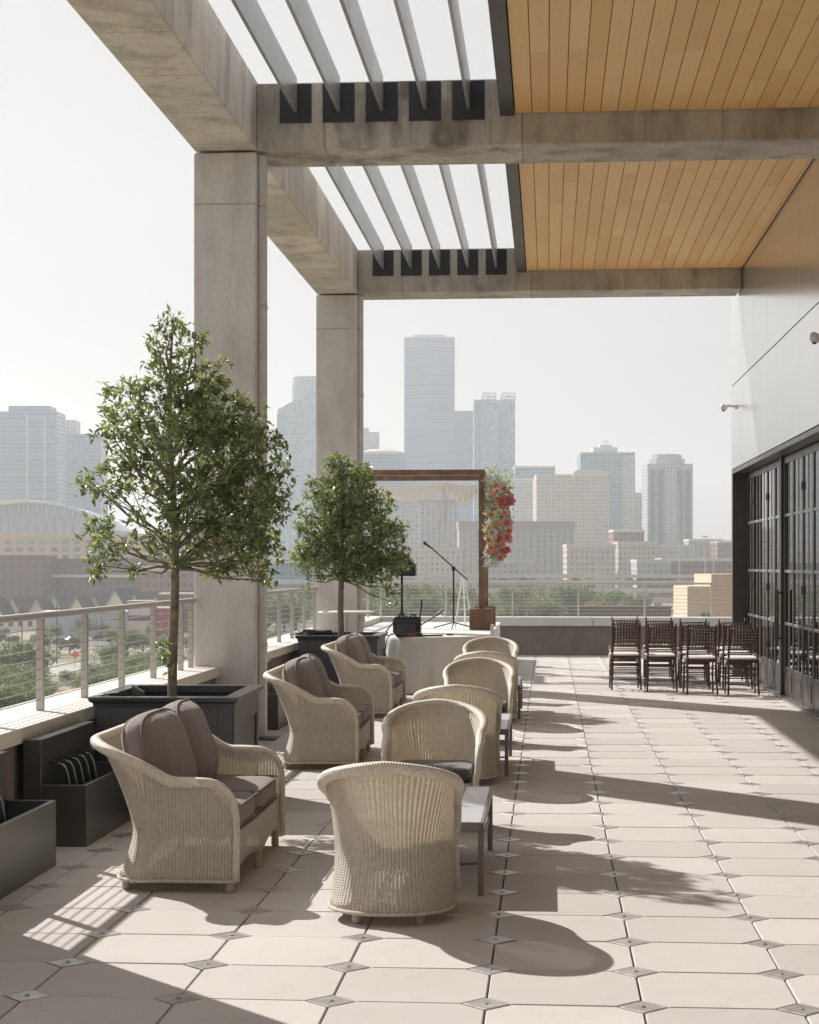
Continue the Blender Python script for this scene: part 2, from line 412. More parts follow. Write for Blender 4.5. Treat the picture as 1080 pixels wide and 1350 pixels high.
def facade(name, wall, gl, fh=3.8, bw=3.0, wv=.55, wh=.6, grough=.2):
    m = NT(name); v = m.coord(); x, y, z = m.sep(v)[:3]
    nx, ny, nz = [m.math('ABSOLUTE', q) for q in m.sep(m.coord('Normal'))[:3]]
    h = m.math('ADD', m.math('MULTIPLY', x, m.math('GREATER_THAN', ny, nx)), m.math('MULTIPLY', y, m.math('GREATER_THAN', nx, ny)))
    fz = m.math('FRACT', m.math('DIVIDE', z, fh)); fx = m.math('FRACT', m.math('DIVIDE', h, bw))
    mk = m.math('MULTIPLY', m.math('LESS_THAN', fz, wv), m.math('LESS_THAN', fx, wh))
    mk = m.math('MULTIPLY', mk, m.math('LESS_THAN', nz, .5))
    rnd = m.new('ShaderNodeTexWhiteNoise', noise_dimensions='2D')
    cb = m.new('ShaderNodeCombineXYZ'); m.link(m.math('FLOOR', m.math('DIVIDE', h, bw)), cb.inputs[0]); m.link(m.math('FLOOR', m.math('DIVIDE', z, fh)), cb.inputs[1]); m.link(cb.outputs[0], rnd.inputs['Vector'])
    g = m.mix(rnd.outputs[0], tuple(k*.6 for k in gl), tuple(min(1,k*1.5) for k in gl))
    big = m.noise(v, .03, 4)
    wl = m.mix(big, tuple(k*.85 for k in wall), tuple(min(1,k*1.1) for k in wall))
    m.col(m.mix(mk, wl, g)); m.set(rough=m.math('MULTIPLY_ADD', mk, grough-.8, .8)); return m.m
# ------------------------------------------------------------------ terrace paving
P = .604; PX0 = .364; PY0 = 7.055; DM = .100; GAP = .0033
rng = random.Random(3)
XE0, XE1, YE0, YE1 = -3.24, 3.0, -6.0, 34.45
fl = MB(); st = MB(); sc_ = MB()
def clip(poly):
    for ax, lim, sg in ((0,XE0,1),(0,XE1,-1),(1,YE0,1),(1,YE1,-1)):
        out = []
        for i in range(len(poly)):
            a, b = poly[i], poly[(i+1) % len(poly)]
            ia, ib = sg*(a[ax]-lim) >= 0, sg*(b[ax]-lim) >= 0
            if ia: out.append(a)
            if ia != ib:
                t = (lim-a[ax])/(b[ax]-a[ax]); out.append((a[0]+(b[0]-a[0])*t, a[1]+(b[1]-a[1])*t))
        poly = out
        if len(poly) < 3: return None
    return poly
def slab(mb, poly, z, tint, bev=.004):
    poly = clip(poly)
    if not poly: return
    n = len(poly); cx = sum(p[0] for p in poly)/n; cy = sum(p[1] for p in poly)/n
    inn = []
    for p in poly:
        d = math.hypot(p[0]-cx, p[1]-cy) or 1; k = 1-bev/d*1.2; inn.append((cx+(p[0]-cx)*k, cy+(p[1]-cy)*k))
    mb.cc = tint
    tx, ty = rng.uniform(-.0022,.0022), rng.uniform(-.0022,.0022)
    zz = lambda p: z+(p[0]-cx)*tx+(p[1]-cy)*ty
    mb.add([(a,b,zz((a,b))) for a,b in inn]+[(a,b,zz((a,b))-bev) for a,b in poly]+[(a,b,z-.03) for a,b in poly],
           [tuple(range(n))]+[(i,n+i,n+(i+1)%n,(i+1)%n) for i in range(n)]+[(n+i,2*n+i,2*n+(i+1)%n,n+(i+1)%n) for i in range(n)])
for i in range(-8, 7):
    for j in range(-24, 48):
        x0, y0 = PX0+i*P, PY0+j*P
        x1, y1 = x0+P, y0+P
        if x1 < XE0 or x0 > XE1 or y1 < YE0 or y0 > YE1: continue
        g = GAP; d = DM
        gx = g*1.1
        slab(fl, [(x0+d,y0+g),(x1-d,y0+g),(x1-gx,y0+d),(x1-gx,y1-d),(x1-d,y1-g),(x0+d,y1-g),(x0+gx,y1-d),(x0+gx,y0+d)], rng.uniform(-.0012,.0012), rng.random())
        e = d-.007
        slab(st, [(x0-e,y0),(x0,y0-e),(x0+e,y0),(x0,y0+e)], rng.uniform(-.001,.002), rng.random(), .002)
        if XE0 < x0 < XE1-.1 and YE0 < y0 < YE1:
            sc_.lathe([(.010,0),(.010,.002),(.007,.003),(.007,.002)], x0, y0, 8, z=.002)
fl.cc = None
struct(fl.build('terrace_paving', M['paver']))
struct(st.build('paving_dots', M['stud']))
struct(sc_.build('paving_dot_screws', M['screw']))
b = MB().box(XE0-.3, XE1+3, YE0, YE1+.1, -.3, -.032); struct(b.build('terrace_slab', M['joint']))

# ------------------------------------------------------------------ concrete frame
fr = thing('concrete_frame', 'weathered concrete frame of columns and beams with metal fins and timber soffit', 'pergola', (-3.1,17.8,0))
CX0, CX1 = -3.43, -2.82
YB = [(-1.4,-.7),(7.95,8.65),(17.45,18.17),(26.78,27.5)]
for a, b_ in YB[1:]:
    m = MB().box(CX0, CX1, a, b_, 0, 5.70, .012)
    m.build('column', M['conc_col'], fr, True)
MB().box(CX0-.002, CX1+.003, -7, 27.506, 5.72, 6.40, .015).build('edge_beam', M['conc_beam'], fr, True)
for a, b_ in YB:
    MB().box(CX1+.003, 8.5 if a < 20 else 2.80, a, b_+.10 if a < 20 else b_, 5.722, 6.36, .012).build('cross_beam', M['conc_cross'], fr, True)
FX = [-2.433+.4175*k for k in range(5)]
bays = [(-.6,7.95),(8.75,17.45),(18.27,26.78)]
for (a, b_) in bays:
    for x in FX:
        MB().box(x-.015, x+.015, a+.012, b_-.012, 6.07, 6.40).build('louver_fin', M['fin'], fr, True)
        for (q0, q1) in ((b_-.012, b_-.004), (a+.004, a+.012)): MB().box(x-.155, x+.155, q0, q1, 5.97, 6.345).build('fin_bracket', M['pocket'], fr, True)
    MB().box(-.46, -.325, a+.002, b_-.002, 6.00, 6.42, .004).build('soffit_fascia', M['steel_dark'], fr, True)
# timber soffit: boards run down the terrace, in 1.92 m lengths
for (a, b_) in bays:
    bd = MB(); k = 0; x = -.318
    while x < 2.80:
        x2 = min(x+.1626, 2.806); y = a+.01-rng.uniform(0,1)-(k % 2)*.96
        while y < b_-.02:
            y2 = y+1.92
            ya, yb = max(y, a+.01), min(y2, b_-.012)
            if yb-ya > .03:
                bd.cc = rng.random()
                bd.box(x+.0035, x2-.0035, ya+.0015, yb-.0015, 6.022+rng.uniform(0,.0015), 6.04)
            y = y2
        x = x2; k += 1
    bd.cc = None
    bd.build('timber_soffit', M['ceil'], fr, True)
    MB().box(-.32, 2.83, a+.003, b_-.003, 6.044, 6.30).build('soffit_sun_block', M['void'], fr, True)  # solid roof slab added over the boards to block the sun
# downpipes strapped to the two visible columns
for (x, y) in ((CX1+.045, 17.62), (CX1+.045, 26.95)):
    t = thing('downpipe', 'slim grey steel downpipe strapped to the near concrete column' if y < 20 else 'slim grey steel downpipe strapped to the far concrete column', 'pipe', (x,y,0))
    MB().box(-.042, .03, -.045, .045, .02, 5.70, .008).build('pipe', M['conc_col'], t)
    b2 = MB()
    for z in (.9, 2.4, 4.2): b2.box(-.044, .036, -.051, .051, z, z+.04)
    b2.build('strap', M['rail'], t)
    MB().box(-.10, .13, -.14, .14, .002, .02, .004).build('base_plate', M['steel_dark'], t)

# ------------------------------------------------------------------ parapets and railings
pw = thing('parapet_wall', 'low rendered parapet with pale stone coping along the left edge of the terrace', 'wall', (-3.45,14,0))
MB().box(-3.70, -3.22, -6, 35.0, -.3, .62, .004).build('wall', M['parapet'], pw, True)
c = MB(); y = -6
while y < 35.0:
    c.box(-3.76, -3.17, y+.003, min(y+1.52, 35.05)-.003, .621, .715, .006); y += 1.52
c.build('coping', M['coping'], pw, True)
pf = thing('parapet_wall', 'low brown rendered parapet with white coping across the far end of the terrace', 'wall', (0,34.7,0))
MB().box(-3.20, 4.4, 34.46, 34.95, -.3, .55, .004).build('wall', M['parapet'], pf, True)
c = MB(); x = -3.165
while x < 4.4:
    c.box(x+.003, x+2.0-.003, 34.40, 35.02, .551, .715, .008); x += 2.0
c.build('coping', M['whitecap'], pf, True)
def railing(y0, y1, label, posts):
    t = thing('cable_railing', label, 'railing', (-3.43,y0,.715))
    MB().box(-3.465, -3.395, y0, y1, 1.335, 1.38, .010).build('top_rail', M['rail'], t, True)
    for py in posts:
        q = MB().box(-3.455, -3.405, py-.02, py+.02, .716, 1.334, .003)
        q.build('post', M['rail'], t, True)
    cb = MB()
    for k in range(8): cb.bar((-3.43,y0,.79+k*.068), (-3.43,y1,.79+k*.068), .0042, 6)
    cb.build('cable', M['cable'], t, True)
railing(8.67, 17.44, 'pale grey cable railing on the coping to the left of the near column', [8.56+1.18*k for k in range(1,8)]+[17.3])
railing(18.2, 26.76, 'pale grey cable railing on the coping between the two concrete columns', [18.35+1.18*k for k in range(8)])
railing(27.52, 34.6, 'pale grey cable railing on the coping beyond the far column', [27.7+1.15*k for k in range(6)]+[34.5])
t = thing('cable_railing', 'thin pale cable railing on the white coping at the far end of the terrace', 'railing', (0,34.72,.715))
MB().box(-3.35, 3.6, 34.70, 34.74, 1.33, 1.37, .008).build('top_rail', M['rail'], t, True)
for x in (-3.2,-1.95,-.68,.57,1.82,3.07):
    MB().box(x-.016, x+.016, 34.70, 34.74, .716, 1.329, .003).build('post', M['rail'], t, True)
cb = MB()
for k in range(8): cb.bar((-3.3,34.72,.785+k*.068), (3.6,34.72,.785+k*.068), .0035, 6)
cb.build('cable', M['cable'], t, True)

# ------------------------------------------------------------------ the building on the right
bd = thing('terrace_building', 'glossy pale metal-clad building wall with dark folding glass doors along the right side', 'building', (3,20,0))
WX = 2.82; YEND = 28.35
for (z0, z1) in ((3.17,4.447),(4.453,6.02),(6.026,9.0)):
    pn = MB(); y = YEND
    ws = [.9,.88] ; k = 0
    while y > -6:
        y2 = y-1.52
        pn.box(WX+rng.uniform(-.0008,.0008), WX+.05, y2+.005, y-.005, z0+.004, z1-.004, .002); y = y2; k += 1
    pn.build('wall_panel', M['panel'], bd, True)
MB().box(WX+.02, 8.5, -6, YEND-.006, 3.2, 9.0).build('wall_core', M['void'], bd, True)
MB().box(WX+.001, 8.5, YEND-.002, YEND+.05, 0, 9.0).build('end_wall', M['panel'], bd, True)
MB().box(WX+.004, WX+.30, -6, YEND-.01, 3.10, 3.165, .004).build('door_header', M['frame'], bd, True)
MB().box(WX-.002, WX+.30, YEND-.16, YEND-.004, 0, 3.10, .004).build('door_jamb', M['frame'], bd, True)
MB().box(2.93, 3.2, -6, YEND-.17, .002, .03, .004).build('door_sill', M['muntin'], bd, True)
DX = 3.03; y = YEND-.17; leafw = .86; k = 0
H0, H1 = .03, 3.09
while y > 5.5:
    ya, yb = y-leafw+.004, y-.004
    f = MB(); s = .055; dx0, dx1 = DX, DX+.05
    f.box(dx0, dx1, ya, ya+s, H0, H1, .004); f.box(dx0, dx1, yb-s, yb, H0, H1, .004)
    f.box(dx0, dx1, ya+s, yb-s, H1-.09, H1-.002, .004); f.box(dx0+.004, dx1, ya+s, yb-s, H0, .40, .004)
    f.box(dx0-.004, dx0+.004, ya+.12, yb-.12, .10, .33, .002)
    lf = f.build('door_leaf', M['frame'], bd, True)
    mt = MB()
    for z in (.95, 1.62, 2.34): mt.box(DX+.003, DX+.04, ya+s, yb-s, z-.018, z+.018, .003)
    mt.box(DX+.005, DX+.045, (ya+yb)/2-.015, (ya+yb)/2+.015, .401, H1-.091, .003)
    o = mt.build('glazing_bar', M['muntin']); o.parent = lf; o.location = [-v for v in bd.location]
    o = MB().box(DX+.013, DX+.019, ya+s-.01, yb-s+.01, .39, H1-.08).build('pane', M['glass']); o.parent = lf; o.location = [-v for v in bd.location]
    if k % 2 == 0:
        for z in (.55, 1.35, 2.6):
            o = MB().box(DX-.012, DX-.0005, ya-.025, ya+.033, z, z+.10, .004).build('hinge', M['black']); o.parent = lf; o.location = [-v for v in bd.location]
    if k in (4, 5, 12, 13):
        yy = ya+.03 if k % 2 == 0 else yb-.03
        h = MB(); h.bar((DX-.085,yy,.72), (DX-.085,yy,1.38), .016, 8)
        for z in (.76, 1.34): h.bar((DX-.085,yy,z), (DX-.001,yy,z), .011, 8)
        o = h.build('pull_handle', M['black']); o.parent = lf; o.location = [-v for v in bd.location]
    y -= leafw; k += 1
    if k % 5 == 0:
        MB().box(DX-.04, DX+.1, y-.10, y-.004, H0, H1, .004).build('mullion', M['frame'], bd, True); y -= .11
# the dim room behind the doors
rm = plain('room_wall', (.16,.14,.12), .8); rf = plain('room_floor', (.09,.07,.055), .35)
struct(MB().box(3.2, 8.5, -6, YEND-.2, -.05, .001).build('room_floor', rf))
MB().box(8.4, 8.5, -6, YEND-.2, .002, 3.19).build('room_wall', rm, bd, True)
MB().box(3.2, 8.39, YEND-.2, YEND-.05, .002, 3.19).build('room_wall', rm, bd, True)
# cameras on the wall
def wallcam(y, z, label):
    t = thing('security_camera', label, 'camera', (WX,y,z), 0, 'security cameras on the wall'); t.scale = (.62,.62,.62)
    MB().box(-.05, 0, -.05, .05, -.05, .06, .01).build('mount', M['whitep'], t)
    q = MB(); q.tube([(-.05,0,.02),(-.18,0,.035),(-.30,0,.02)], .034, 10); q.build('arm', M['whitep'], t)
    q = MB(); q.tube([(-.29,0,.07),(-.30,0,.05),(-.305,-.005,.0),(-.315,-.015,-.05),(-.322,-.022,-.085)], [.05,.078,.09,.078,.045], 14); q.build('housing', M['whitep'], t, smooth=True)
    q = MB(); q.tube([(-.322,-.022,-.086),(-.326,-.025,-.10)], [.04,.028], 12); q.build('lens', M['black'], t)
wallcam(27.6, 4.07, 'small white security camera on the wall near the far corner of the building')
wallcam(18.25, 3.95, 'small white security camera on the wall at the right edge, above the glass doors')
# podium under the terrace
pod = thing('podium_building', 'lower storeys of the building under the terrace', 'building', (2,14,-20))
MB().box(-3.72, 9, -8, 35.0, -20, -.31).build('podium_wall', M['parapet'], pod, True)
# ------------------------------------------------------------------ wicker seats
def sm(t): t = max(0., min(1., t)); return t*t*(3-2*t)
def tub(name, label, cat, group, W, D, r, s1, s2, nseat, seatmat, backs, ha=.575, hb=.775, z_seat=.30, seat_t=.14, sk=.28):
    t = thing(name, label, cat, (0,0,0), 0, group)
    st = D-r; arc = math.pi*r/2; back = W-2*r; L = 2*st+2*arc+back
    def path(s):
        if s < st: return Vector((D/2-s, -W/2, 0)), Vector((0,-1,0))
        s -= st
        if s < arc:
            a = s/r; return Vector((-D/2+r-r*math.sin(a), -W/2+r-r*math.cos(a), 0)), Vector((-math.sin(a), -math.cos(a), 0))
        s -= arc
        if s < back: return Vector((-D/2, -W/2+r+s, 0)), Vector((-1,0,0))
        s -= back
        if s < arc:
            a = s/r; return Vector((-D/2+r-r*math.cos(a), W/2-r+r*math.sin(a), 0)), Vector((-math.cos(a), math.sin(a), 0))
        s -= arc; return Vector((-D/2+r+s, W/2, 0)), Vector((0,1,0))
    def prof(z):
        return .085*(max(0, 1-(z-.05)/.27))**1.6 + .20*(max(0, (z-.30)/.5))**1.4
    def height(s):
        d = min(s, L-s); tt = max(0, min(1, (d-s1)/(s2-s1))); h = ha+(hb-ha)*(sm(tt) if nseat == 2 else .78*sm(tt)+.22*(1-(1-tt)**2.3))
        Rr = .15
        if d < Rr: h = h-Rr+math.sqrt(max(0, Rr*Rr-(Rr-d)**2))
        return h
    def pt(s, z):
        p, n = path(s); k = sk+(1-sk)*max(0., -n.x)
        # arms also lean a little forward at the foot
        return p + n*(prof(z)*k) + Vector((0,0,z))
    ss = [0,.006,.02,.04,.07,.10,.13]; q = .16
    while q < L-.16+1e-6: ss.append(q); q += .03
    ss += [L-x for x in (.13,.10,.07,.04,.02,.006,0)]
    NV = 16; m = MB(); zb = .06; n0 = len(ss)
    V = []
    for s in ss:
        for j in range(NV+1):
            z = zb+(height(s)-zb)*j/NV; V.append(pt(s, z))
    m.v = [tuple(v) for v in V]
    for i in range(n0-1):
        for j in range(NV):
            def U(a, jj): return (ss[a], zb+(height(ss[a])-zb)*jj/NV)
            m.face((i*(NV+1)+j, (i+1)*(NV+1)+j, (i+1)*(NV+1)+j+1, i*(NV+1)+j+1), (U(i,j),U(i+1,j),U(i+1,j+1),U(i,j+1)))
    sh = m.build('woven_shell', M['wicker'], t, smooth=True)
    md = sh.modifiers.new('thick', 'SOLIDIFY'); md.thickness = .010; md.offset = 1
    # braided rim, up the front, over the arm and round the back
    h0 = height(0)
    def ro(p, n): return p + n*.008
    rp = []
    for z in [.06+(h0-.06)*k/8 for k in range(8)]:
        p, n = path(0); rp.append(pt(0, z)+Vector((.004,0,0))+n*.004)
    for s in ss: 
        p, n = path(s); rp.append(pt(s, height(s))+n*.014)
    for z in [.06+(h0-.06)*k/8 for k in range(7,-1,-1)]:
        p, n = path(L); rp.append(pt(L, z)+Vector((.004,0,0))+n*.004)
    rr = [.020]*8+[.020+.010*sm(min(s, L-s)/.25) for s in ss]+[.020]*8
    MB().tube(rp, rr, 12, uvs=1.0).build('braided_rim', M['wicker_rim'], t, smooth=True)
    # lower hoop
    lp = [pt(s, .06) for s in ss]
    MB().tube(lp, .010, 6, uvs=1.0).build('base_hoop', M['wicker_rim'], t, smooth=True)
    # front apron with an arched lower edge
    ap = MB(); Wf = W/2
    def apz(u): 
        y = (u-.5)*2; return .075+.085*(1-abs(y)**2.6) if nseat == 1 else .075+.06*abs(math.cos(math.pi*u*1))**.0*(math.sin(math.pi*((u*2) % 1.0 if u < 1 else 1)))**.8
    ap.grid(lambda u, v: (D/2-.012+.02*math.sin(math.pi*u), -Wf+u*W, apz(u)+(z_seat-apz(u))*v), 24, 5,
            lambda u, v: (u*W, apz(u)+(z_seat-apz(u))*v))
    a = ap.build('front_apron', M['wicker'], t, smooth=True); md = a.modifiers.new('thick', 'SOLIDIFY'); md.thickness = .01
    dp_ = []
    for k in range(41):
        p, n = path(L*k/40); dp_.append((min(p.x-n.x*.012, D/2-.02), p.y-n.y*.012))
    MB().prism(dp_[::-1], z_seat-.015, z_seat-.002).build('seat_deck', M['wicker_foot'], t)
    fs = [(D/2-.035, -Wf+.012), (D/2-.035, Wf-.012), (-D/2-.025, -Wf+.085), (-D/2-.025, Wf-.085)]
    if r > .2: fs[2:] = [(-D/2+.015, -Wf+.13), (-D/2+.015, Wf-.13)]
    if nseat == 2: fs += [(D/2-.015, 0)]
    for x, y in fs:
        MB().lathe([(.020,0),(.024,.01),(.022,.06),(.026,.075),(.026,.10)], x, y, 10).build('foot', M['wicker_foot'], t, smooth=True)
    # cushions
    def pillow(cx, cy, cz, sx, sy, sz, e=4.0, pz=.25):
        g = MB(); n = 14; vs = {}; cnt = 0
        def sup(d):
            x, y, z = d; k = (abs(x)**e+abs(y)**e+abs(z)**e)**(-1/e); return x*k, y*k, z*k
        import itertools
        for ax in range(3):
            for sg in (-1, 1):
                def fn(u, v, ax=ax, sg=sg):
                    a, b = u*2-1, v*2-1; a = math.sin(a*math.pi/4)/math.sin(math.pi/4); b = math.sin(b*math.pi/4)/math.sin(math.pi/4)
                    d = [0,0,0]; d[ax] = sg; d[(ax+1)%3] = a*sg; d[(ax+2)%3] = b
                    return Vector(sup(d))
                g.grid(fn, n, n)
        out = []
        th = min(range(3), key=lambda i: (sx,sy,sz)[i])
        for p in g.v:
            p = list(p); o = [i for i in range(3) if i != th]
            edge = max(abs(p[o[0]]), abs(p[o[1]])); puff = 1-pz*edge**4
            wr = .02*math.sin(p[o[0]]*9+cy*7)*math.sin(p[o[1]]*6+cx*5)+.03*math.sin(p[o[0]]*23+p[o[1]]*4)*edge**6
            p[th] *= puff*(1+wr)
            out.append((cx+p[0]*sx/2, cy+p[1]*sy/2, cz+p[2]*sz/2))
        g.v = out; return g
    gapw = .012; inner = W-.035
    for k in range(nseat):
        w_ = inner/nseat-gapw; cy = -inner/2+inner/nseat*(k+.5)
        g = pillow(.01, cy, z_seat+seat_t/2+.002, D-.035, w_, seat_t, 7, .14)
        if r > .2:
            def tuck(p):
                x, y, z = p; bx = -D/2+r; lim = W/2-.03
                if x < bx: lim = W/2-r+math.sqrt(max(0, (r-.02)**2-(bx-x)**2))
                x = max(x, -D/2+.03); return (x, max(-lim, min(lim, y)), z)
            g.v = [tuck(p) for p in g.v]
        c_ = g.build('seat_cushion', seatmat, t, smooth=True)
        pp = MB(); x0, x1, y0, y1 = .01-(D-.035)/2*.985, .01+(D-.035)/2*.985, cy-w_/2*.985, cy+w_/2*.985; c2 = .05
        def ring(z):
            pts = []
            for (qx, qy, a0) in ((x1-c2,y1-c2,0),(x0+c2,y1-c2,90),(x0+c2,y0+c2,180),(x1-c2,y0+c2,270)):
                for a_ in range(0,91,15): pts.append((qx+c2*math.cos(R(a0+a_)), qy+c2*math.sin(R(a0+a_)), z))
            return pts
        if nseat == 2:
            for z in (z_seat+seat_t*.90, z_seat+seat_t*.14): pp.tube(ring(z), .0045, 6, closed=True)
            o = pp.build('piping', M['piping'], c_, smooth=True)
    if backs:
        for k in range(nseat):
            w_ = inner/nseat-.01; cy = -inner/2+inner/nseat*(k+.5)
            g = pillow(0, 0, 0, .25, w_, .52, 3.4, .40)
            tilt = R(-17 - (3 if k else 0)); Mx = Matrix.Translation((-D/2+.085, cy, z_seat+seat_t+.215)) @ Matrix.Rotation(tilt, 4, 'Y') @ Matrix.Rotation(R(3 if k else -4), 4, 'Z')
            g.xf(Mx)
            c_ = g.build('back_cushion', seatmat, t, smooth=True)
            pp = MB(); pts = []
            for i in range(48):
                a_ = 2*math.pi*i/48; ca, sa = math.cos(a_), math.sin(a_); kk = (abs(ca)**3.6+abs(sa)**3.6)**(-1/3.6)
                pts.append((0, ca*kk*w_/2*1.0, sa*kk*.25))
            for off in (-.052, .052):
                s0 = len(pp.v); pp.tube([(off, p[1]*.992, p[2]*.992) for p in pts], .0055, 6, closed=True)
            pp.xf(Mx); pp.build('piping', M['piping'], c_, smooth=True)
    return t
ls = tub('wicker_loveseat', 'cream wicker loveseat with taupe cushions, nearest of the three on the left', 'loveseat', 'wicker loveseats along the planters',
         1.60, .57, .15, .30, .66, 2, M['taupe'], True)
ls.location = (-1.90, 10.14, 0)
o = dup(ls, (-1.885, 15.80, 0), R(1.0), 'cream wicker loveseat, middle one of the three, beside the near column')
o = dup(ls, (-2.02, 20.95, 0), R(-1), 'cream wicker loveseat farthest from the camera, next to the white tablecloth')
ch = tub('wicker_armchair', 'cream wicker tub armchair seen from behind, nearest to the camera', 'armchair', 'wicker tub armchairs by the low tables',
         .565, .58, .25, .17, .77, 1, M['char'], False, ha=.54, hb=.765, z_seat=.31, seat_t=.10, sk=.10)
ch.location = (-.755, 8.87, 0); ch.rotation_euler = (0,0,R(90))
dup(ch, (-.745, 11.85, 0), R(-90), 'cream wicker tub armchair facing the camera with its charcoal seat cushion showing')
dup(ch, (-.70, 14.32, 0), R(89), 'cream wicker tub armchair seen from behind, just beyond the one with the charcoal cushion')
dup(ch, (-.66, 17.45, 0), R(-88), 'cream wicker tub armchair facing the camera across the second low table')
dup(ch, (-.66, 19.75, 0), R(88), 'cream wicker tub armchair whose back shows only as a rim behind another chair')
dup(ch, (-.72, 22.7, 0), R(-90), 'cream wicker tub armchair farthest away, right in front of the white tablecloth')
# low aluminium tables
t = thing('coffee_table', 'low grey slatted metal coffee table between the two nearest armchairs', 'table', (0,0,0), 0, 'low slatted tables between the armchairs')
tx0, tx1, ty0, ty1 = -.385, .385, -.765, .765
for k in range(5):
    a = tx0+.012+k*(tx1-tx0-.024)/5
    MB().box(a+.003, a+(tx1-tx0-.024)/5-.003, ty0+.012, ty1-.012, .362, .378, .002).build('slat', M['slat'], t)
f = MB(); f.box(tx0, tx0+.011, ty0, ty1, .33, .377, .002); f.box(tx1-.011, tx1, ty0, ty1, .33, .377, .002)
f.box(tx0+.011, tx1-.011, ty0, ty0+.011, .33, .377, .002); f.box(tx0+.011, tx1-.011, ty1-.011, ty1, .33, .377, .002)
f.build('table_frame', M['tleg'], t)
for x in (tx0+.001, tx1-.031):
    for y in (ty0+.001, ty1-.031): MB().box(x, x+.03, y, y+.03, 0, .329, .002).build('leg', M['tleg'], t)
f = MB(); f.bar((tx0+.02,ty0+.02,.12), (tx1-.02,ty0+.3,.12), .007); f.bar((tx1-.02,ty0+.02,.21),(tx1-.02,ty1-.02,.21),.007); f.bar((tx0+.02,ty0+.02,.21),(tx0+.02,ty1-.02,.21),.007)
f.build('stretcher', M['tleg'], t)
t.location = (-.715, 10.11, 0)
dup(t, (-.705, 15.46, 0), 0, 'low grey slatted metal coffee table, second nearest of the three')
dup(t, (-.69, 20.85, 0), 0, 'low grey slatted metal coffee table farthest from the camera, mostly behind armchairs')

# ------------------------------------------------------------------ chiavari chairs
cv = thing('chiavari_chair', 'dark brown chiavari chair with ivory cushion, leftmost of the front row', 'chair', (0,0,0), 0, 'dark chiavari chairs set out in rows')
W2, D2 = .19, .19
f = MB(); f.box(-W2-.012, W2+.012, -D2, -D2+.03, .42, .455, .006); f.box(-W2-.012, W2+.012, D2-.03, D2, .42, .455, .006)
f.box(-W2-.012, -W2+.018, -D2+.03, D2-.03, .42, .455, .006); f.box(W2-.018, W2+.012, -D2+.03, D2-.03, .42, .455, .006); f.box(-W2+.018, W2-.018, -D2+.03, D2-.03, .43, .45)
f.build('seat', M['cwood'], cv)
for s in (-1, 1):
    MB().tube([(s*W2,D2-.015,.43),(s*W2,D2-.012,.2),(s*(W2+.006),D2-.005,0)], [.015,.014,.011], 8).build('leg', M['cwood'], cv, smooth=True)
    MB().tube([(s*(W2+.008),-D2-.075,0),(s*W2,-D2-.02,.22),(s*(W2-.003),-D2+.01,.44),(s*(W2-.006),-D2-.01,.68),(s*(W2-.004),-D2-.045,.90),(s*(W2-.004),-D2-.05,.925)], [.012,.015,.016,.014,.012,.008], 8).build('leg', M['cwood'], cv, smooth=True)
bk = MB()
def bp(z): return -D2+.01-(z-.44)*(.055/.46)-.0
zs = [.56,.60,.665,.705,.745,.785,.825,.865]
for z in zs: bk.bar((-W2,bp(z),z), (W2,bp(z),z), .0085, 6)
for k in range(-4,5):
    x = k*.040
    bk.bar((x,bp(.60),.60), (x,bp(.705 if k % 2 else .865),.705 if k % 2 else .865), .007, 6)
    if k % 2: bk.bar((x,bp(.745),.745), (x,bp(.865),.865), .006, 6)
    for z in (.685,.725,.765,.805,.845): bk.lathe([(.009,-.010),(.0145,0),(.009,.010)], x, bp(z), 6, z=z)
bk.build('backrest', M['cwood'], cv, smooth=True)
sr = MB()
for z in (.14,.26,.34):
    sr.bar((-W2,-D2-.035+z*.05,z), (W2,-D2-.035+z*.05,z), .008, 6); sr.bar((-W2,D2-.01,z), (W2,D2-.01,z), .008, 6)
    for s in (-1,1): sr.bar((s*W2,-D2-.035,z+.02), (s*W2,D2-.01,z+.02), .008, 6)
sr.build('stretcher', M['cwood'], cv, smooth=True)
cu = MB()
def cf(sg):
    def g(u, v):
        a, b_ = u*2-1, v*2-1; e = (abs(a)**8+abs(b_)**8)**(1/8) if (a or b_) else 0
        q = max(0, 1-max(abs(a),abs(b_))**6)
        return (a*(W2+.012), b_*(D2+.005), .48+sg*(.004+.022*q**.4)-(.0 if sg > 0 else .0))
    return g
cu.grid(cf(1), 12, 12); cu.grid(lambda u, v: cf(-1)(1-u, v), 12, 12)
cu.tube([(-W2-.012,-D2-.005,.48),(W2+.012,-D2-.005,.48),(W2+.012,D2+.005,.48),(-W2-.012,D2+.005,.48)], .006, 6, closed=True)
for s in (-1,1):
    cu.tube([(s*(W2+.01),-D2,.48),(s*(W2+.03),-D2-.02,.49),(s*(W2+.035),-D2-.01,.45),(s*(W2+.02),-D2,.42)], [.006,.018,.016,.004], 6)
cu.build('cushion', M['ivory'], cv, smooth=True)

cols_ = [(824,24.95),(872,24.75),(922,24.10),(976,24.00)]
lab = ['the front row','the second row','the back row','the back row']; ordn = ['leftmost','second from the left','third from the left','rightmost']
for r_ in range(3):
    for k, (px, zc) in enumerate(cols_):
        x, y = ground_at(px, zc); x += r_*.055+rng.uniform(-.02,.02); y += r_*1.3+rng.uniform(-.04,.04)
        L_ = 'dark brown chiavari chair with ivory cushion, %s of %s' % (ordn[k], lab[r_])
        if r_ == 0 and k == 0: cv.location = (x,y,0); cv.rotation_euler = (0,0,R(2))
        else: dup(cv, (x,y,0), R(rng.uniform(-3,3)), L_)
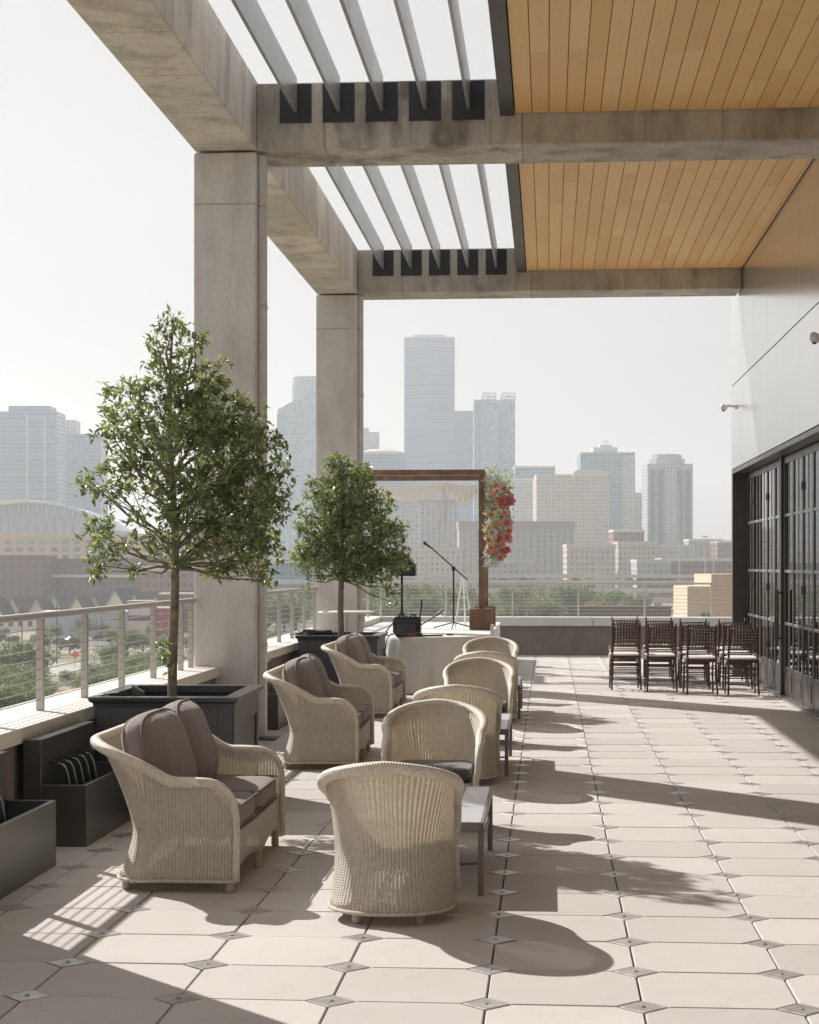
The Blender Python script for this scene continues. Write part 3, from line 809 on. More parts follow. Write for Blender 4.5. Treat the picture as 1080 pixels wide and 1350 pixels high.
# folded cloth bag on the floor
bx, by = ground_at(796, 30.2)
m = MB(); rb = random.Random(5)
m.grid(lambda u, v: ((u-.5)*.55, (v-.5)*.6, .001+.20*math.sin(math.pi*u)**.5*math.sin(math.pi*v)**.6*(.55+.45*u)+.02*math.sin(u*14+v*5)*math.sin(math.pi*u)*math.sin(math.pi*v)), 20, 14)
tag(m.build('folded_cover', M['rail'], loc=(bx,by,0), smooth=True), 'crumpled grey cover lying on the paving left of the chiavari chairs', 'cover')

# ------------------------------------------------------------------ fountains
def fountain(name, y0, y1, label, water=True):
    t = thing('water_fountain', label, 'fountain', (-3.0,(y0+y1)/2,0), 0, 'dark metal trough fountains against the parapet')
    xa, xb = -3.165, -2.775; th = .03
    b_ = MB().box(xa, xa+.11, y0, y1, 0, .645, .004)
    b_.build('back_panel', M['trough'], t, True)
    q = MB(); q.box(xa+.112, xb, y0, y0+th, 0, .372, .003); q.box(xa+.112, xb, y1-th, y1, 0, .372, .003)
    q.box(xb-th, xb, y0+th, y1-th, 0, .3715, .003); q.box(xa+.112, xb-th, y0+th, y1-th, 0, .12)
    q.build('trough', M['trough'], t, True)
    wp = NTwater
    MB().box(xa+.113, xb-th-.001, y0+th+.001, y1-th-.001, .121, .28).build('pool_water', wp, t, True)
    n = 5; L = y1-y0
    for k in range(n):
        yy = y0+.22+k*(L-.5)/(n-1)*.8; MB().box(xa+.111, xa+.16, yy-.045, yy+.045, .475, .490, .002).build('spout', M['black'], t, True)
    for k in range(n):
        yy = y0+.22+k*(L-.5)/(n-1)*.8; m = MB()
        for q_ in range(3):
            o = (q_-1)*.009; rr = random.Random(k*7+q_)
            pts = [(xa+.16+.08*math.sqrt(i/8)*(1+rr.uniform(-.05,.05)), yy+o*(1-.4*i/8)+rr.uniform(-.002,.002), .480-(i/8)**1.6*.20) for i in range(9)]
            m.tube(pts, [.003]*3+[.0022]*3+[.0012]*3, 6)
        m.build('water_jet', M['water'], t, True, smooth=True)
    return t
NTwater = NT('pool_surface'); v = NTwater.coord(); NTwater.col((.01,.013,.013)); NTwater.set(rough=.04, spec=.6); NTwater.bump(NTwater.noise(v, 22, 3), .5, .01); NTwater = NTwater.m
fountain('f', 10.79, 12.10, 'dark metal trough fountain with thin falling jets, behind the nearest loveseat')
fountain('f', 8.75, 10.11, 'bronze grey metal trough cut off by the left edge of the photo')
fountain('f', 18.6, 19.95, 'dark trough fountain showing beside the near column behind the middle loveseat')
# translucent splash disc above the jets, held on an added stem
m = MB(); m.lathe([(.002,-.045),(.02,-.04),(.027,0),(.02,.04),(.002,.045)], 0, 0, 14)
fl_ = plain('splash_pale', (.5,.45,.43), .3); t = thing('splash_roundel', 'small translucent lamp on a thin stem over the fountain trough', 'roundel', (-2.93,11.85,.372))
m.build('roundel_body', fl_, t, smooth=True).location = (0,0,.155)
MB().bar((0,0,-.09),(0,0,.112),.005).build('stem', M['black'], t)
t.location = (-2.99, 11.80, .372); 

# ------------------------------------------------------------------ planters
def planter(cx, cy, sx, sy, h, label, rz=0):
    t = thing('planter_box', label, 'planter', (cx,cy,0), rz, 'dark panelled planter boxes')
    a, b_ = sx/2, sy/2
    w_ = MB(); th = .05
    w_.box(-a, a, -b_, -b_+th, .03, h-.07); w_.box(-a, a, b_-th, b_, .03, h-.07); w_.box(-a, -a+th, -b_+th, b_-th, .03, h-.07); w_.box(a-th, a, -b_+th, b_-th, .03, h-.07)
    w_.build('box', M['planter'], t)
    f = MB()
    for sg in (-1,1):                               # raised border of each face
        Y = sg*b_; y0, y1 = (Y-.012, Y-.0005) if sg < 0 else (Y+.0005, Y+.012)
        for (x0,x1,z0,z1) in ((-a,-a+.10,.03,h-.07),(a-.10,a,.03,h-.07),(-a+.10,a-.10,h-.20,h-.07),(-a+.10,a-.10,.03,.14)): f.box(x0,x1,y0,y1,z0,z1,.003)
        X = sg*a; x0, x1 = (X-.012, X-.0005) if sg < 0 else (X+.0005, X+.012)
        for (y0_,y1_,z0,z1) in ((-b_,-b_+.10,.03,h-.07),(b_-.10,b_,.03,h-.07),(-b_+.10,b_-.10,h-.20,h-.07),(-b_+.10,b_-.10,.03,.14)): f.box(x0,x1,y0_,y1_,z0,z1,.003)
    f.build('panel_border', M['planter'], t)
    rim = MB(); prof = [(0.0,-.07),(.015,-.07),(.018,-.045),(.04,-.03),(.045,-.012),(.045,0),(-.06,0),(-.06,-.05),(-.05,-.07)]
    n = len(prof); vs = []
    for (sx_, sy_) in ((-1,-1),(1,-1),(1,1),(-1,1)):
        for (o, z) in prof: vs.append((sx_*(a+o), sy_*(b_+o), h+z))
    fs = []
    for i in range(4):
        j = (i+1) % 4
        for k in range(n): fs.append((i*n+k, j*n+k, j*n+(k+1)%n, i*n+(k+1)%n))
    rim.add(vs, [f_[::-1] for f_ in fs]).build('cornice', M['planter'], t)
    MB().box(-a+th+.001, a-th-.001, -b_+th+.001, b_-th-.001, .1, h-.14).build('soil', M['soil'], t)
    for x in (-a+.06,a-.06):
        for y in (-b_+.06,b_-.06): MB().box(x-.04,x+.04,y-.04,y+.04,0,.03).build('foot', M['planter'], t)
    return t
planter(-2.63, 12.88, .94, 1.25, .80, 'dark charcoal panelled planter box holding the nearest tree', R(1.5))
planter(-2.60, 22.95, .96, 1.15, .83, 'dark charcoal panelled planter box holding the far tree, cables on its rim')
t = thing('garden_uplight', 'small bronze uplight standing in the near planter', 'light', (-2.86,12.55,.66))
m = MB(); m.add([(-.035,-.03,.06),(.035,-.03,.06),(.035,.03,.06),(-.035,.03,.06),(-.04,-.03,.20),(.04,-.035,.155),(.04,.035,.155),(-.04,.03,.20)],
  [(0,3,2,1),(4,5,6,7),(0,1,5,4),(1,2,6,5),(2,3,7,6),(3,0,4,7)]); m.build('lamp_head', M['trough'], t)
MB().bar((0,0,0),(0,0,.06),.008).build('stake', M['black'], t)
m = MB(); m.tube([(-3.1,12.3,.8),(-2.98,12.34,.815),(-2.9,12.42,.80),(-2.87,12.5,.68)], .006, 6)
tag(m.build('lamp_cord', M['black'], smooth=True), 'black cord running over the rim of the near planter to the uplight', 'cord')
# pots and cables on the far planter
for i, (px, r_, h_, mt, L_) in enumerate(((446,.055,.075,'black','small black pot on the far planter, left of the trunk foot'),(459,.05,.05,'whitep','small white pot between two black pots on the far planter'),(475,.062,.07,'black','small black pot on the right end of the far planter rim'))):
    x, y = ground_at(px, 22.45)
    o = MB().lathe([(r_*.8,0),(r_,h_*.9),(r_*1.05,h_),(r_*.85,h_),(r_*.8,h_*.7)], n=16).build('plant_pot', M[mt], loc=(x,y,.832)); tag(o, L_, 'pot', 'small pots on the far planter')
x, y = ground_at(408, 22.3)
m = MB(); rb = random.Random(2)
pts = [(x-.25,y+.05,.85)]
for k in range(26): pts.append((x-.2+.5*rb.random(), y+.02+rb.uniform(-.05,.1), .845+.06*rb.random()))
m.tube(pts, .008, 6); m.tube([(x,y-.03,.86),(x+.0,y-.075,.87),(x,y-.085,.78),(x+.01,y-.08,.62),(x+.012,y-.08,.60)], [.007,.007,.007,.007,.016], 6)
tag(m.build('cable_tangle', M['black'], smooth=True), 'tangle of black cables on the far planter with one end hanging down', 'cable')
# ------------------------------------------------------------------ stage, arch and tables at the far end
t = thing('stage_platform', 'white knee-high platform in the far left corner of the terrace, under the timber arch', 'platform', (-2.0,30.3,0))
MB().box(-3.05, -.86, 27.4, 33.3, .60, .655, .006).build('deck', M['stage'], t, True)
MB().box(-3.03, -.88, 27.42, 33.28, 0, .599).build('skirt', M['cloth'], t, True)
def draped_table(name, label, cx, cy, r, h):
    t = thing(name, label, 'table', (cx,cy,0)); m = MB(); n = 120
    m.lathe([(.03,0),(.03,h-.03)], 0, 0, 8); m.build('leg', M['black'], t)
    m = MB()
    def fn(u, v):
        a = 2*math.pi*u
        if v <= .25: q = v/.25; return (r*q*math.cos(a), r*q*math.sin(a), h-.002*q)
        q = (v-.25)/.75; f = math.sin(a*17+.8*math.sin(a*3))*.5+math.sin(a*29+1)*.3+.2*math.sin(a*7)
        rr = r+.012*math.sin(min(1,q*8)*math.pi/2)+q*.05+f*.075*min(1,q*1.3)
        return (rr*math.cos(a), rr*math.sin(a), h-.004-(h-.012)*q)
    m.grid(fn, n*2, 20); m.build('tablecloth', M['cloth'], t, smooth=True); return t
tcx, tcy = ground_at(573, 24.6)
draped_table('round_table', 'round table under a floor-length white cloth, with the black case on it', tcx, tcy, .74, .755)
def onT(px, zc, z=.757): x, y = ground_at(px, zc); return x, y, z
t = thing('equipment_case', 'boxy black sound equipment case on the white round table', 'case', onT(537, 24.5))
MB().box(-.185,.185,-.13,.13,.02,.25,.02).build('case', M['black'], t)
m = MB(); m.box(-.13,.13,-.142,-.129,.05,.16,.008); m.box(-.15,.15,-.136,-.129,.18,.21,.003); m.build('front_panel', M['steel_dark'], t)
for s in (-1,1): MB().tube([(s*.12,-.02,.248),(s*.12,-.02,.275),(s*.05,-.02,.275),(s*.05,-.02,.248)], .012, 6).build('handle', M['black'], t)
m = MB(); 
for k in range(5): m.lathe([(.012,0),(.012,.012),(.008,.016)], -.1+k*.05, -.09, 8, z=.25)
m.build('knob', M['steel_dark'], t)
for (a, b_, L_) in (((.17,0,.20),(.20,-.02,.48),'a'),((.19,0,.14),(.50,-.06,.34),'b')):
    MB().bar(a, b_, .009, 8, r2=.012).build('antenna', M['black'], t)
t = thing('mixer', 'low black and dark red device in front of the black case on the white table', 'mixer', onT(541, 24.05))
MB().box(-.19,.16,-.08,.08,.0,.045,.008).build('body', M['black'], t); MB().box(-.10,.08,-.084,-.079,.008,.036).build('red_panel', M['redp'], t)
m = MB()
for k in range(6): m.lathe([(.010,0),(.010,.02)], -.15+k*.055, -.03, 8, z=.045)
m.build('knob', M['steel_dark'], t)
t = thing('flat_device', 'thin black tablet lying right of the case on the white table', 'tablet', onT(562, 24.2)); MB().box(-.20,.22,-.06,.06,0,.016,.004).build('body', M['black'], t)
t = thing('small_device', 'small black puck lying toward the right of the white tabletop', 'device', onT(593, 24.5)); MB().lathe([(.05,0),(.055,.01),(.05,.018)], n=14).build('body', M['black'], t)
x, y, z = onT(517, 24.0)
m = MB(); m.tube([(x+.25,y+.05,z+.03),(x+.1,y-.03,z+.05),(x-.08,y-.0,z+.01),(x-.16,y-.05,z-.0),(x-.23,y-.11,z-.12),(x-.25,y-.12,z-.38)], .007, 6)
m.tube([(x+.2,y-.03,z+.02),(x+.0,y-.12,z+.04),(x-.05,y-.20,z-.02),(x-.07,y-.27,z-.18),(x-.06,y-.27,z-.26)], [.008,.008,.008,.008,.014], 6)
tag(m.build('audio_cables', M['black'], smooth=True), 'black cables hanging off the left side of the white round table', 'cable')
# cocktail table
x, y = ground_at(457, 25.7)
t = thing('cocktail_table', 'tall round cocktail table with a thin white top behind the far planter', 'table', (x,y,0))
MB().lathe([(.36,0),(.40,.008),(.40,.022),(.39,.03)], n=36, z=1.02).build('table_top', M['whitep'], t)
MB().lathe([(.03,.02),(.03,1.02)], n=12).build('pole', M['rail'], t); MB().lathe([(.26,0),(.25,.015),(.05,.03)], n=24).build('base', M['rail'], t)
# timber arch
SZ = .656
ax0, ay0 = ground_at(452, 29.75); ax1, _ = ground_at(635.5, 29.6); ay1 = ay0+2.0; ay0 = 29.45; ay1 = 31.35
t = thing('timber_arch', 'brown timber wedding arch standing on the white platform', 'arch', ((ax0+ax1)/2,(ay0+ay1)/2,SZ))
q = .045
for x in (ax0, ax1):
    for y in (ay0, ay1):
        MB().box(x-q, x+q, y-q, y+q, SZ+.02, 3.155, .004).build('post', M['arch'], t, True)
        m = MB().box(x-.19, x+.17, y-.17, y+.17, SZ+.001, SZ+.34, .006); m.build('base_box', M['arch'], t, True)
for y in (ay0, ay1): MB().box(ax0-q-.01, ax1+q+.01, y-q-.002, y+q+.002, 3.157, 3.245, .004).build('beam', M['arch'], t, True)
for x in (ax0, ax1): MB().box(x-q, x+q, ay0+q+.004, ay1-q-.004, 3.158, 3.240, .004).build('beam', M['arch'], t, True)
# macrame drape hung from the far side of the arch frame
lacem = NT('macrame_lace'); v = lacem.coord('UV'); x_, y_, _z = lacem.sep(v)[:3]; lacem.col((.92,.90,.85)); lacem.set(rough=.9)
hx = lacem.math('LESS_THAN', lacem.math('SINE', lacem.math('MULTIPLY', lacem.math('ADD', x_, y_), 190)), -.2); hy = lacem.math('LESS_THAN', lacem.math('SINE', lacem.math('MULTIPLY', lacem.math('SUBTRACT', x_, y_), 190)), -.2)
al = lacem.math('SUBTRACT', 1.0, lacem.math('MULTIPLY', lacem.math('MULTIPLY', hx, hy), .5)); lacem.set(alpha=al); lacem = lacem.m
dr = thing('macrame_drape', 'ivory fringed macrame drape hanging in swags from the timber arch', 'drape', (ax0,ay0-.055,3.15))
def swag(xa, xb, ya, za, zb, dip, dep, name='swag'):
    m = MB()
    def top(u): return za+(zb-za)*u - dip*.35*4*u*(1-u)
    def fn(u, v): 
        zt = top(u); d = dep*(.55+.45*math.sin(math.pi*u)); 
        return (xa+(xb-xa)*u, ya-.03*math.sin(math.pi*v)-.012*math.sin(u*40+v*3)*v, zt-d*v-dip*.65*4*u*(1-u)*v**.6)
    m.grid(fn, 40, 8, lambda u, v: (u*(xb-xa), v*dep)); o = m.build(name, lacem, dr, True, smooth=True)
    fr_ = MB(); n = int((xb-xa)/.018)
    for i in range(n+1):
        u = i/n; p = fn(u, 1); L_ = .09+.02*math.sin(i*1.7)+(.12 if i in (0,n) else 0)
        fr_.tube([p, (p[0]+rng.uniform(-.004,.004), p[1], p[2]-L_*.5), (p[0]+rng.uniform(-.008,.008), p[1]+.005, p[2]-L_)], [.0035,.003,.002], 4)
    f_ = fr_.build('fringe', M['ivory'], dr, True)
    return o
xm = ground_at(586, 29.6)[0]
ya = ay0-.06
swag(ax0+.5, xm, ya, 3.02, 3.05, .18, .13); swag(xm, ax1-.06, ya, 3.05, 3.0, .10, .20); swag(ax0+.05, ax0+.5, ya, 3.08, 3.02, .10, .2)
m = MB()
for i in range(10):
    x = xm-.05+i*.012; m.tube([(x,ya,3.05),(x+rng.uniform(-.02,.02),ya-.01,2.75),(x+rng.uniform(-.03,.03),ya,2.45-rng.random()*.25)], .0035, 4)
m.build('tassel', M['ivory'], dr, True)
# floral garland on the right posts
gx, gy = ground_at(655, 29.4)
ga = thing('flower_garland', 'cascade of coral, pink and peach flowers on the right post of the arch', 'flowers', (gx,gy,2.4))
fm = {}
for n_, c_ in (('coral',(.90,.30,.27)),('pink',(.90,.34,.42)),('rose',(.86,.52,.48)),('peach',(.82,.50,.30)),('butter',(.82,.62,.30)),('cream',(.80,.74,.64))): fm[n_] = plain('petal_'+n_, c_, .7, var=.18, sc=30)
fm['silver'] = leafmat('silver_leaf', (.30,.34,.33), (.46,.50,.50), .6, .3); fm['green'] = leafmat('garland_leaf', (.10,.14,.07), (.2,.24,.12), .5, .3); fm['heart'] = plain('flower_heart', (.55,.30,.05), .8)
rf_ = random.Random(11)
def blossom(c, r, d):
    m = MB()
    for ring, (np_, tilt, k) in enumerate(((7,.35,1.0),(6,.75,.8),(5,1.15,.55))):
        for i in range(np_):
            a = 2*math.pi*(i+ring*.5)/np_
            def fn(u, v, a=a, tilt=tilt, k=k):
                wd = math.sin(math.pi*min(1,v*.85+.1))*.42*k*r; L_ = v*r*k
                x = L_*math.cos(tilt*(.5+.5*v)); z = L_*math.sin(tilt*(.5+.7*v)); y = (u-.5)*2*wd; x -= abs(u-.5)*.2*r*v
                return (x*math.cos(a)-y*math.sin(a), x*math.sin(a)+y*math.cos(a), z)
            m.grid(fn, 4, 4)
    m.cur = 1; m.lathe([(r*.05,0),(r*.2,r*.12),(r*.12,r*.28)], n=8); m.cur = 0
    q = Vector(d).to_track_quat('Z','Y').to_matrix().to_4x4()
    m.xf(Matrix.Translation(Vector(c)) @ q); return m
spots = [(662,663,.15,'coral'),(671,661,.16,'pink'),(668,690,.16,'rose'),(655,642,.10,'peach'),(664,645,.10,'peach'),(648,655,.09,'butter'),(659,706,.13,'rose'),(649,702,.12,'cream'),(669,708,.13,'pink'),(655,719,.12,'peach'),(647,679,.10,'butter'),(646,697,.09,'butter'),(664,727,.11,'pink'),(671,700,.09,'peach'),(658,676,.10,'cream'),(652,666,.08,'cream'),(656,690,.09,'peach'),(644,712,.09,'peach'),(648,722,.09,'peach'),(659,735,.11,'rose'),(665,677,.10,'rose'),(660,652,.08,'cream'),(652,709,.08,'cream'),(662,718,.09,'peach')]
for (px, py, r_, c_) in spots:
    zc = 29.0+rf_.uniform(-.12,.12); x, y = ground_at(px, zc); z = zat(py, zc)
    d = (rf_.uniform(-.3,.7), -1, rf_.uniform(-.2,.6))
    blossom((x,y,z), r_*.80, d).build('blossom', [fm[c_], fm['heart']], ga, True, smooth=True)
for _k in range(34):
    px, py = rf_.uniform(643,674), rf_.uniform(638,738); px = min(px, 674-(abs(py-675)/65)**2*10); zc = 29.05+rf_.uniform(-.1,.15); x, y = ground_at(px, zc)
    blossom((x,y,zat(py,zc)), rf_.uniform(.045,.085), (rf_.uniform(-.5,.8), -1, rf_.uniform(-.4,.8))).build('blossom', [fm[rf_.choice(['peach','rose','cream','butter','cream','pink','coral','cream'])], fm['heart']], ga, True, smooth=True)
def sprays(mat, n, pxr, pyr, L_, wdt, name):
    m = MB()
    for i in range(n):
        px = rf_.uniform(*pxr); py = rf_.uniform(*pyr); zc = rf_.uniform(29.12,29.7)
        wob = (py-620)/120; px = 640+ (px-640)*(1-.55*max(0,wob-.6)/.4) if wob > .6 else px
        x, y = ground_at(px, zc); z = zat(py, zc); c = Vector((x,y,z)); m.cc = rf_.random()
        for k in range(5):
            d = Vector((rf_.uniform(-.7,1), rf_.uniform(-1,.4), rf_.uniform(-.8,1))).normalized(); s_ = d.cross(Vector((rf_.uniform(-1,1),rf_.uniform(-1,1),rf_.uniform(-1,1)))).normalized()
            l = L_*rf_.uniform(.6,1.3); a = c+d*l*.5
            m.add([c, a+s_*wdt, c+d*l, a-s_*wdt], [(0,1,2,3)])
    m.cc = None
    m.build(name, mat, ga, True)
sprays(fm['silver'], 330, (640,674), (621,746), .10, .011, 'silver_foliage')
sprays(fm['green'], 130, (641,672), (640,735), .10, .016, 'green_foliage')
sprays(fm['silver'], 50, (642,658), (612,650), .09, .010, 'silver_foliage')
# microphone on boom stand
x, y = ground_at(598, 30.0); mz = SZ
t = thing('microphone_stand', 'black boom microphone stand with tripod feet on the white platform', 'microphone stand', (x,y,mz))
MB().tube([(0,0,.06),(0,0,.98)], .014, 8).build('pole', M['black'], t)
for a in (10,175,268): MB().bar((0,0,.10),(.33*math.cos(R(a)),.33*math.sin(R(a)),.012), .010, 6).build('leg', M['black'], t)
bo = MB().bar((.23,0,.80),(-.40,0,1.36), .011, 6).build('boom', M['black'], t)
m = MB(); m.tube([(-.37,0,1.33),(-.47,-.0,1.40)], [.014,.020], 8); m.lathe([(.012,-.03),(.03,0),(.02,.028)], -.475, 0, 10, z=1.405); m.build('microphone', M['black'], t)
MB().box(-.03,.03,-.025,.025,.95,1.02,.008).build('clamp', M['black'], t)
# white easel
x, y = ground_at(611, 30.6)
t = thing('easel', 'thin white A-frame easel beside the microphone stand', 'easel', (x,y,SZ))
for (xa, xb, yb) in ((-.02,-.13,-.1),(.02,.16,-.1),(0,.02,.35)): MB().bar((xa,0,.86),(xb,yb,0), .014, 6).build('leg', M['whitep'], t)
m = MB()
for z in (.3,.5,.68): m.bar((-.02-.11*(1-z/.86),-.1*(1-z/.86),z),(.02+.14*(1-z/.86),-.1*(1-z/.86),z), .010, 6)
m.build('crossbar', M['whitep'], t)
# speaker on pole
x, y = ground_at(530, 27.2)
t = thing('loudspeaker', 'black loudspeaker on a pole, half behind the crown of the far tree', 'speaker', (x,y,.656))
MB().bar((0,0,.03),(0,0,.90), .018, 10).build('pole', M['black'], t)
for a in (90,210,330): MB().bar((0,0,.35),(.30*math.cos(R(a)),.30*math.sin(R(a)),.01), .010, 6).build('leg', M['black'], t)
MB().prism([(-.16,.88),(.21,.88),(.21,1.05),(.02,1.22),(-.16,1.22)], -.14, .14, 1).build('cabinet', M['black'], t)
MB().box(-.13,.17,-.15,-.139,.92,1.03,.004).build('grille', M['steel_dark'], t)
x, y = ground_at(649, 27.0)
t = thing('folding_chair', 'white folding chair edge-on beside the white platform, behind the farthest armchair', 'chair', (x,y,0))
m = MB(); m.box(-.02,.02,-.2,.2,.62,.82,.006); m.build('backrest', M['whitep'], t)
for yy in (-.2,.2): MB().bar((.0,yy,.80),(.0,yy*1.1,.0), .016, 8).build('leg', M['whitep'], t)
MB().box(-.32,-.02,-.19,.19,.42,.45,.008).build('seat', M['whitep'], t)
for yy in (-.19,.19): MB().bar((0,yy,.6),(-.3,yy,0), .014, 8).build('leg', M['whitep'], t)

# ------------------------------------------------------------------ potted trees
def leafcloud(m, c, n, rad, L_, wd, rd, upb=.25):
    """n leaves along a small twig centred on c"""
    d = Vector((rd.gauss(0,1), rd.gauss(0,1), rd.gauss(0,1)+upb)).normalized()
    for i in range(n):
        f = (i/n-.5)*2*rad; p = Vector(c)+d*f+Vector((rd.uniform(-1,1),rd.uniform(-1,1),rd.uniform(-1,1)))*rad*.25
        a = (d*.8+Vector((rd.gauss(0,.8), rd.gauss(0,.8), rd.gauss(0,.7)))).normalized()
        s_ = a.cross(Vector((rd.gauss(0,.5), rd.gauss(0,.5), 1))); 
        if s_.length < 1e-3: continue
        s_.normalize(); nrm = s_.cross(a).normalized(); l = L_*rd.uniform(.65,1.25); wv = wd*rd.uniform(.8,1.2); m.cc = rd.random()**1.3
        k = nrm*wv*.35
        base = p; mid = p+a*l*.45; tip = p+a*l-nrm*l*.08
        o = len(m.v); m.v += [tuple(base), tuple(mid+s_*wv+k), tuple(tip), tuple(mid-s_*wv+k), tuple(mid)]
        m.face((o,o+4,o+2,o+1)); m.face((o,o+3,o+2,o+4))
def potted_tree(label, px, zc, zsoil, clumps, ppm, forkpy, twigs, leafn, L_, wd, seed, trunk_r, lean=0):
    rd = random.Random(seed); x0, y0 = ground_at(px, zc); D = zc
    t = thing('potted_tree', label, 'tree', (x0,y0,zsoil))
    zf = zat(forkpy, D); zt = zat(min(c[1]-c[3] for c in clumps)+14, D)
    tp = []; n = 22
    for i in range(n+1):
        q = i/n; z = zsoil+(zt-zsoil)*q; wob = .012*math.sin(q*9+seed)+.02*math.sin(q*4+seed*2)*q
        tp.append(Vector((x0+wob+lean*q, y0+.012*math.sin(q*7), z)))
    rs = [trunk_r*(1.25 if i == 0 else 1)*(1-.9*max(0,(i/n-.25)/.75)) + .004 for i in range(n+1)]
    tr = MB().tube(tp, rs, 10)
    lf = MB()
    def trunk_at(z):
        i = max(0, min(n-1, int((z-zsoil)/(zt-zsoil)*n))); return tp[i], rs[i]
    for (cx, cy, rx, ry, dy, dens) in clumps:
        dens *= rd.uniform(.75,1.4); rx *= .93; ry *= .93
        xx, yy = ground_at(cx, D+dy); C = Vector((xx, yy, zat(cy, D))); a = rx*D/2400; b_ = ry*D/2400; dpt = a*.9 if a < .5 else .5
        zs = max(zf, min(C.z-.25-.35*abs(C.x-x0), zt-.05)); p0, r0 = trunk_at(zs)
        mid = p0.lerp(C, .5)+Vector((rd.uniform(-.05,.05), rd.uniform(-.05,.05), -.03)); 
        tr.tube([p0, p0.lerp(mid,.5)+Vector((0,0,.02)), mid, C], [min(r0*.7,.016), .011, .008, .004], 6)
        nt_ = int(twigs*dens*(a*b_*dpt)**.62*40)
        for k in range(nt_):
            while True:
                q = Vector((rd.uniform(-1,1), rd.uniform(-1,1), rd.uniform(-1,1)))
                if .12 < q.length < 1: break
            q = q*(.55+.45*rd.random())/max(q.length,.3) if rd.random() < .45 else q
            if q.length > 1.12: q = q.normalized()*1.1
            c = C+Vector((q.x*a, q.y*dpt, q.z*b_))
            if k % 3 == 0:
                h = C.lerp(c, .3) if rd.random() < .6 else mid
                tr.tube([h, h.lerp(c,.5)+Vector((rd.uniform(-.03,.03),rd.uniform(-.03,.03),rd.uniform(-.01,.04))), c], [.0045,.003,.0015], 4, cap=False)
            leafcloud(lf, c, leafn, .05*(1+L_*4), L_, wd, rd)
    lf.cc = None
    tr.build('trunk', M['bark'], t, True, smooth=True)
    c_ = lf.build('crown', M['leaf'], t, True)
    return t, len(lf.f)
# clumps: centre across / up in the view's pixels at the tree's own depth, half sizes, depth offset, density
T1 = [(228,432,22,26,0,.9),(207,455,14,16,.05,.7),(258,452,16,18,-.05,.7),(232,478,40,26,.1,.9),(222,520,42,30,-.1,.8),(270,510,38,34,.1,1.0),(168,520,34,20,0,.55),
 (138,545,28,16,.1,.45),(150,580,34,24,-.15,.7),(205,570,46,34,.2,.9),(262,565,44,36,-.2,1.0),(318,545,36,30,.1,1.1),(340,585,36,34,-.1,1.15),(120,635,24,16,.1,.55),(145,640,36,28,-.1,.7),(198,630,46,34,.15,.8),
 (265,630,50,38,.25,1.0),(325,640,48,40,.05,1.2),(355,665,30,38,-.2,1.15),(128,700,26,22,.15,.8),(150,720,34,22,-.1,.7),(205,700,48,34,-.25,.7),(262,705,46,38,.1,.8),(322,712,46,36,-.1,1.1),(352,728,28,36,.1,1.1),
 (132,745,20,20,0,.7),(190,752,26,12,.1,.35),(298,752,34,18,.2,.6),(345,765,18,16,0,.7),(178,608,30,30,0,.7),(368,620,14,22,0,.8),(240,600,36,40,-.3,.5),(292,480,16,14,0,.5),(170,545,30,26,.1,.7),(250,660,46,36,-.1,.9),(255,545,40,40,0,.9),(300,590,46,44,.1,1.1),(310,670,46,44,.1,1.1),(232,740,30,18,0,.5),(300,735,40,26,.1,.9)]
tr1, n1 = potted_tree('tall slim-trunked ficus in the near planter, its airy crown partly before the near column', 229, 13.05, .66, T1, 0, 742, 23, 10, .064, .0135, 4, .030)
T2 = [(448,618,26,22,0,1.1),(475,625,24,18,.1,1.0),(425,645,26,22,.1,1.0),(462,655,44,34,-.1,1.2),(500,665,22,26,.1,.9),(405,680,18,20,0,.8),(432,700,44,34,.2,1.1),(478,705,44,38,-.2,1.2),(515,700,26,22,.1,1.1),
 (525,735,20,22,-.1,1.1),(498,750,30,22,.1,1.0),(400,735,20,24,.1,.9),(440,745,40,22,-.1,1.0),(405,765,10,12,0,.8),(520,775,12,20,0,.5),(520,795,8,8,0,.4),(392,700,12,14,0,.6),(455,680,40,40,0,1.2),(475,735,46,30,0,1.1),(420,720,30,26,0,1.0),(470,765,26,12,0,.6)]
tr2, n2 = potted_tree('smaller dense ficus tree in the far planter, in front of the far column', 450, 22.95, .68, T2, 0, 762, 22, 9, .066, .016, 9, .036)
print('LEAVES', n1, n2)
# small shoots on the near trunk
rd = random.Random(8); m = MB()
for (px, py, k) in ((214,852,9),(219,866,7),(210,858,5),(222,880,5)):
    x, y = ground_at(px, 13.0)
    for _ in range(k): leafcloud(m, (x+rd.uniform(-.03,.03), y+rd.uniform(-.03,.03), zat(py,13.0)+rd.uniform(-.04,.04)), 3, .035, .055, .013, rd)
m.cc = None
m.build('shoot', M['leaf'], tr1, True)
# ------------------------------------------------------------------ ground below and the city
G = -20.0
gm = NT('city_ground'); v = gm.coord()
n1_ = gm.noise(v, .012, 5, .6); n2_ = gm.noise(v, .05, 5, .65); n3_ = gm.noise(v, .9, 4, .6)
a = gm.mix(gm.ramp(n1_, [(.42,(0,0,0)),(.5,(1,1,1))]), (.20,.19,.12), (.33,.29,.22))
a = gm.mix(gm.ramp(n2_, [(.52,(0,0,0)),(.6,(1,1,1))]), a, (.13,.165,.07)); a = gm.mix(gm.math('MULTIPLY', n3_, .5), a, (.14,.12,.09))
gm.col(a); gm.set(rough=.95); gm.bump(n3_, .5, .3); gm = gm.m
struct(MB().add([(-4500,-1500,G),(4500,-1500,G),(4500,7500,G),(-4500,7500,G)], [(0,1,2,3)]).build('ground', gm))
asph = plain('asphalt', (.10,.097,.093), .85, var=.15, sc=.05); conc_l = plain('pale_concrete_road', (.36,.34,.31), .85, var=.12, sc=.05)
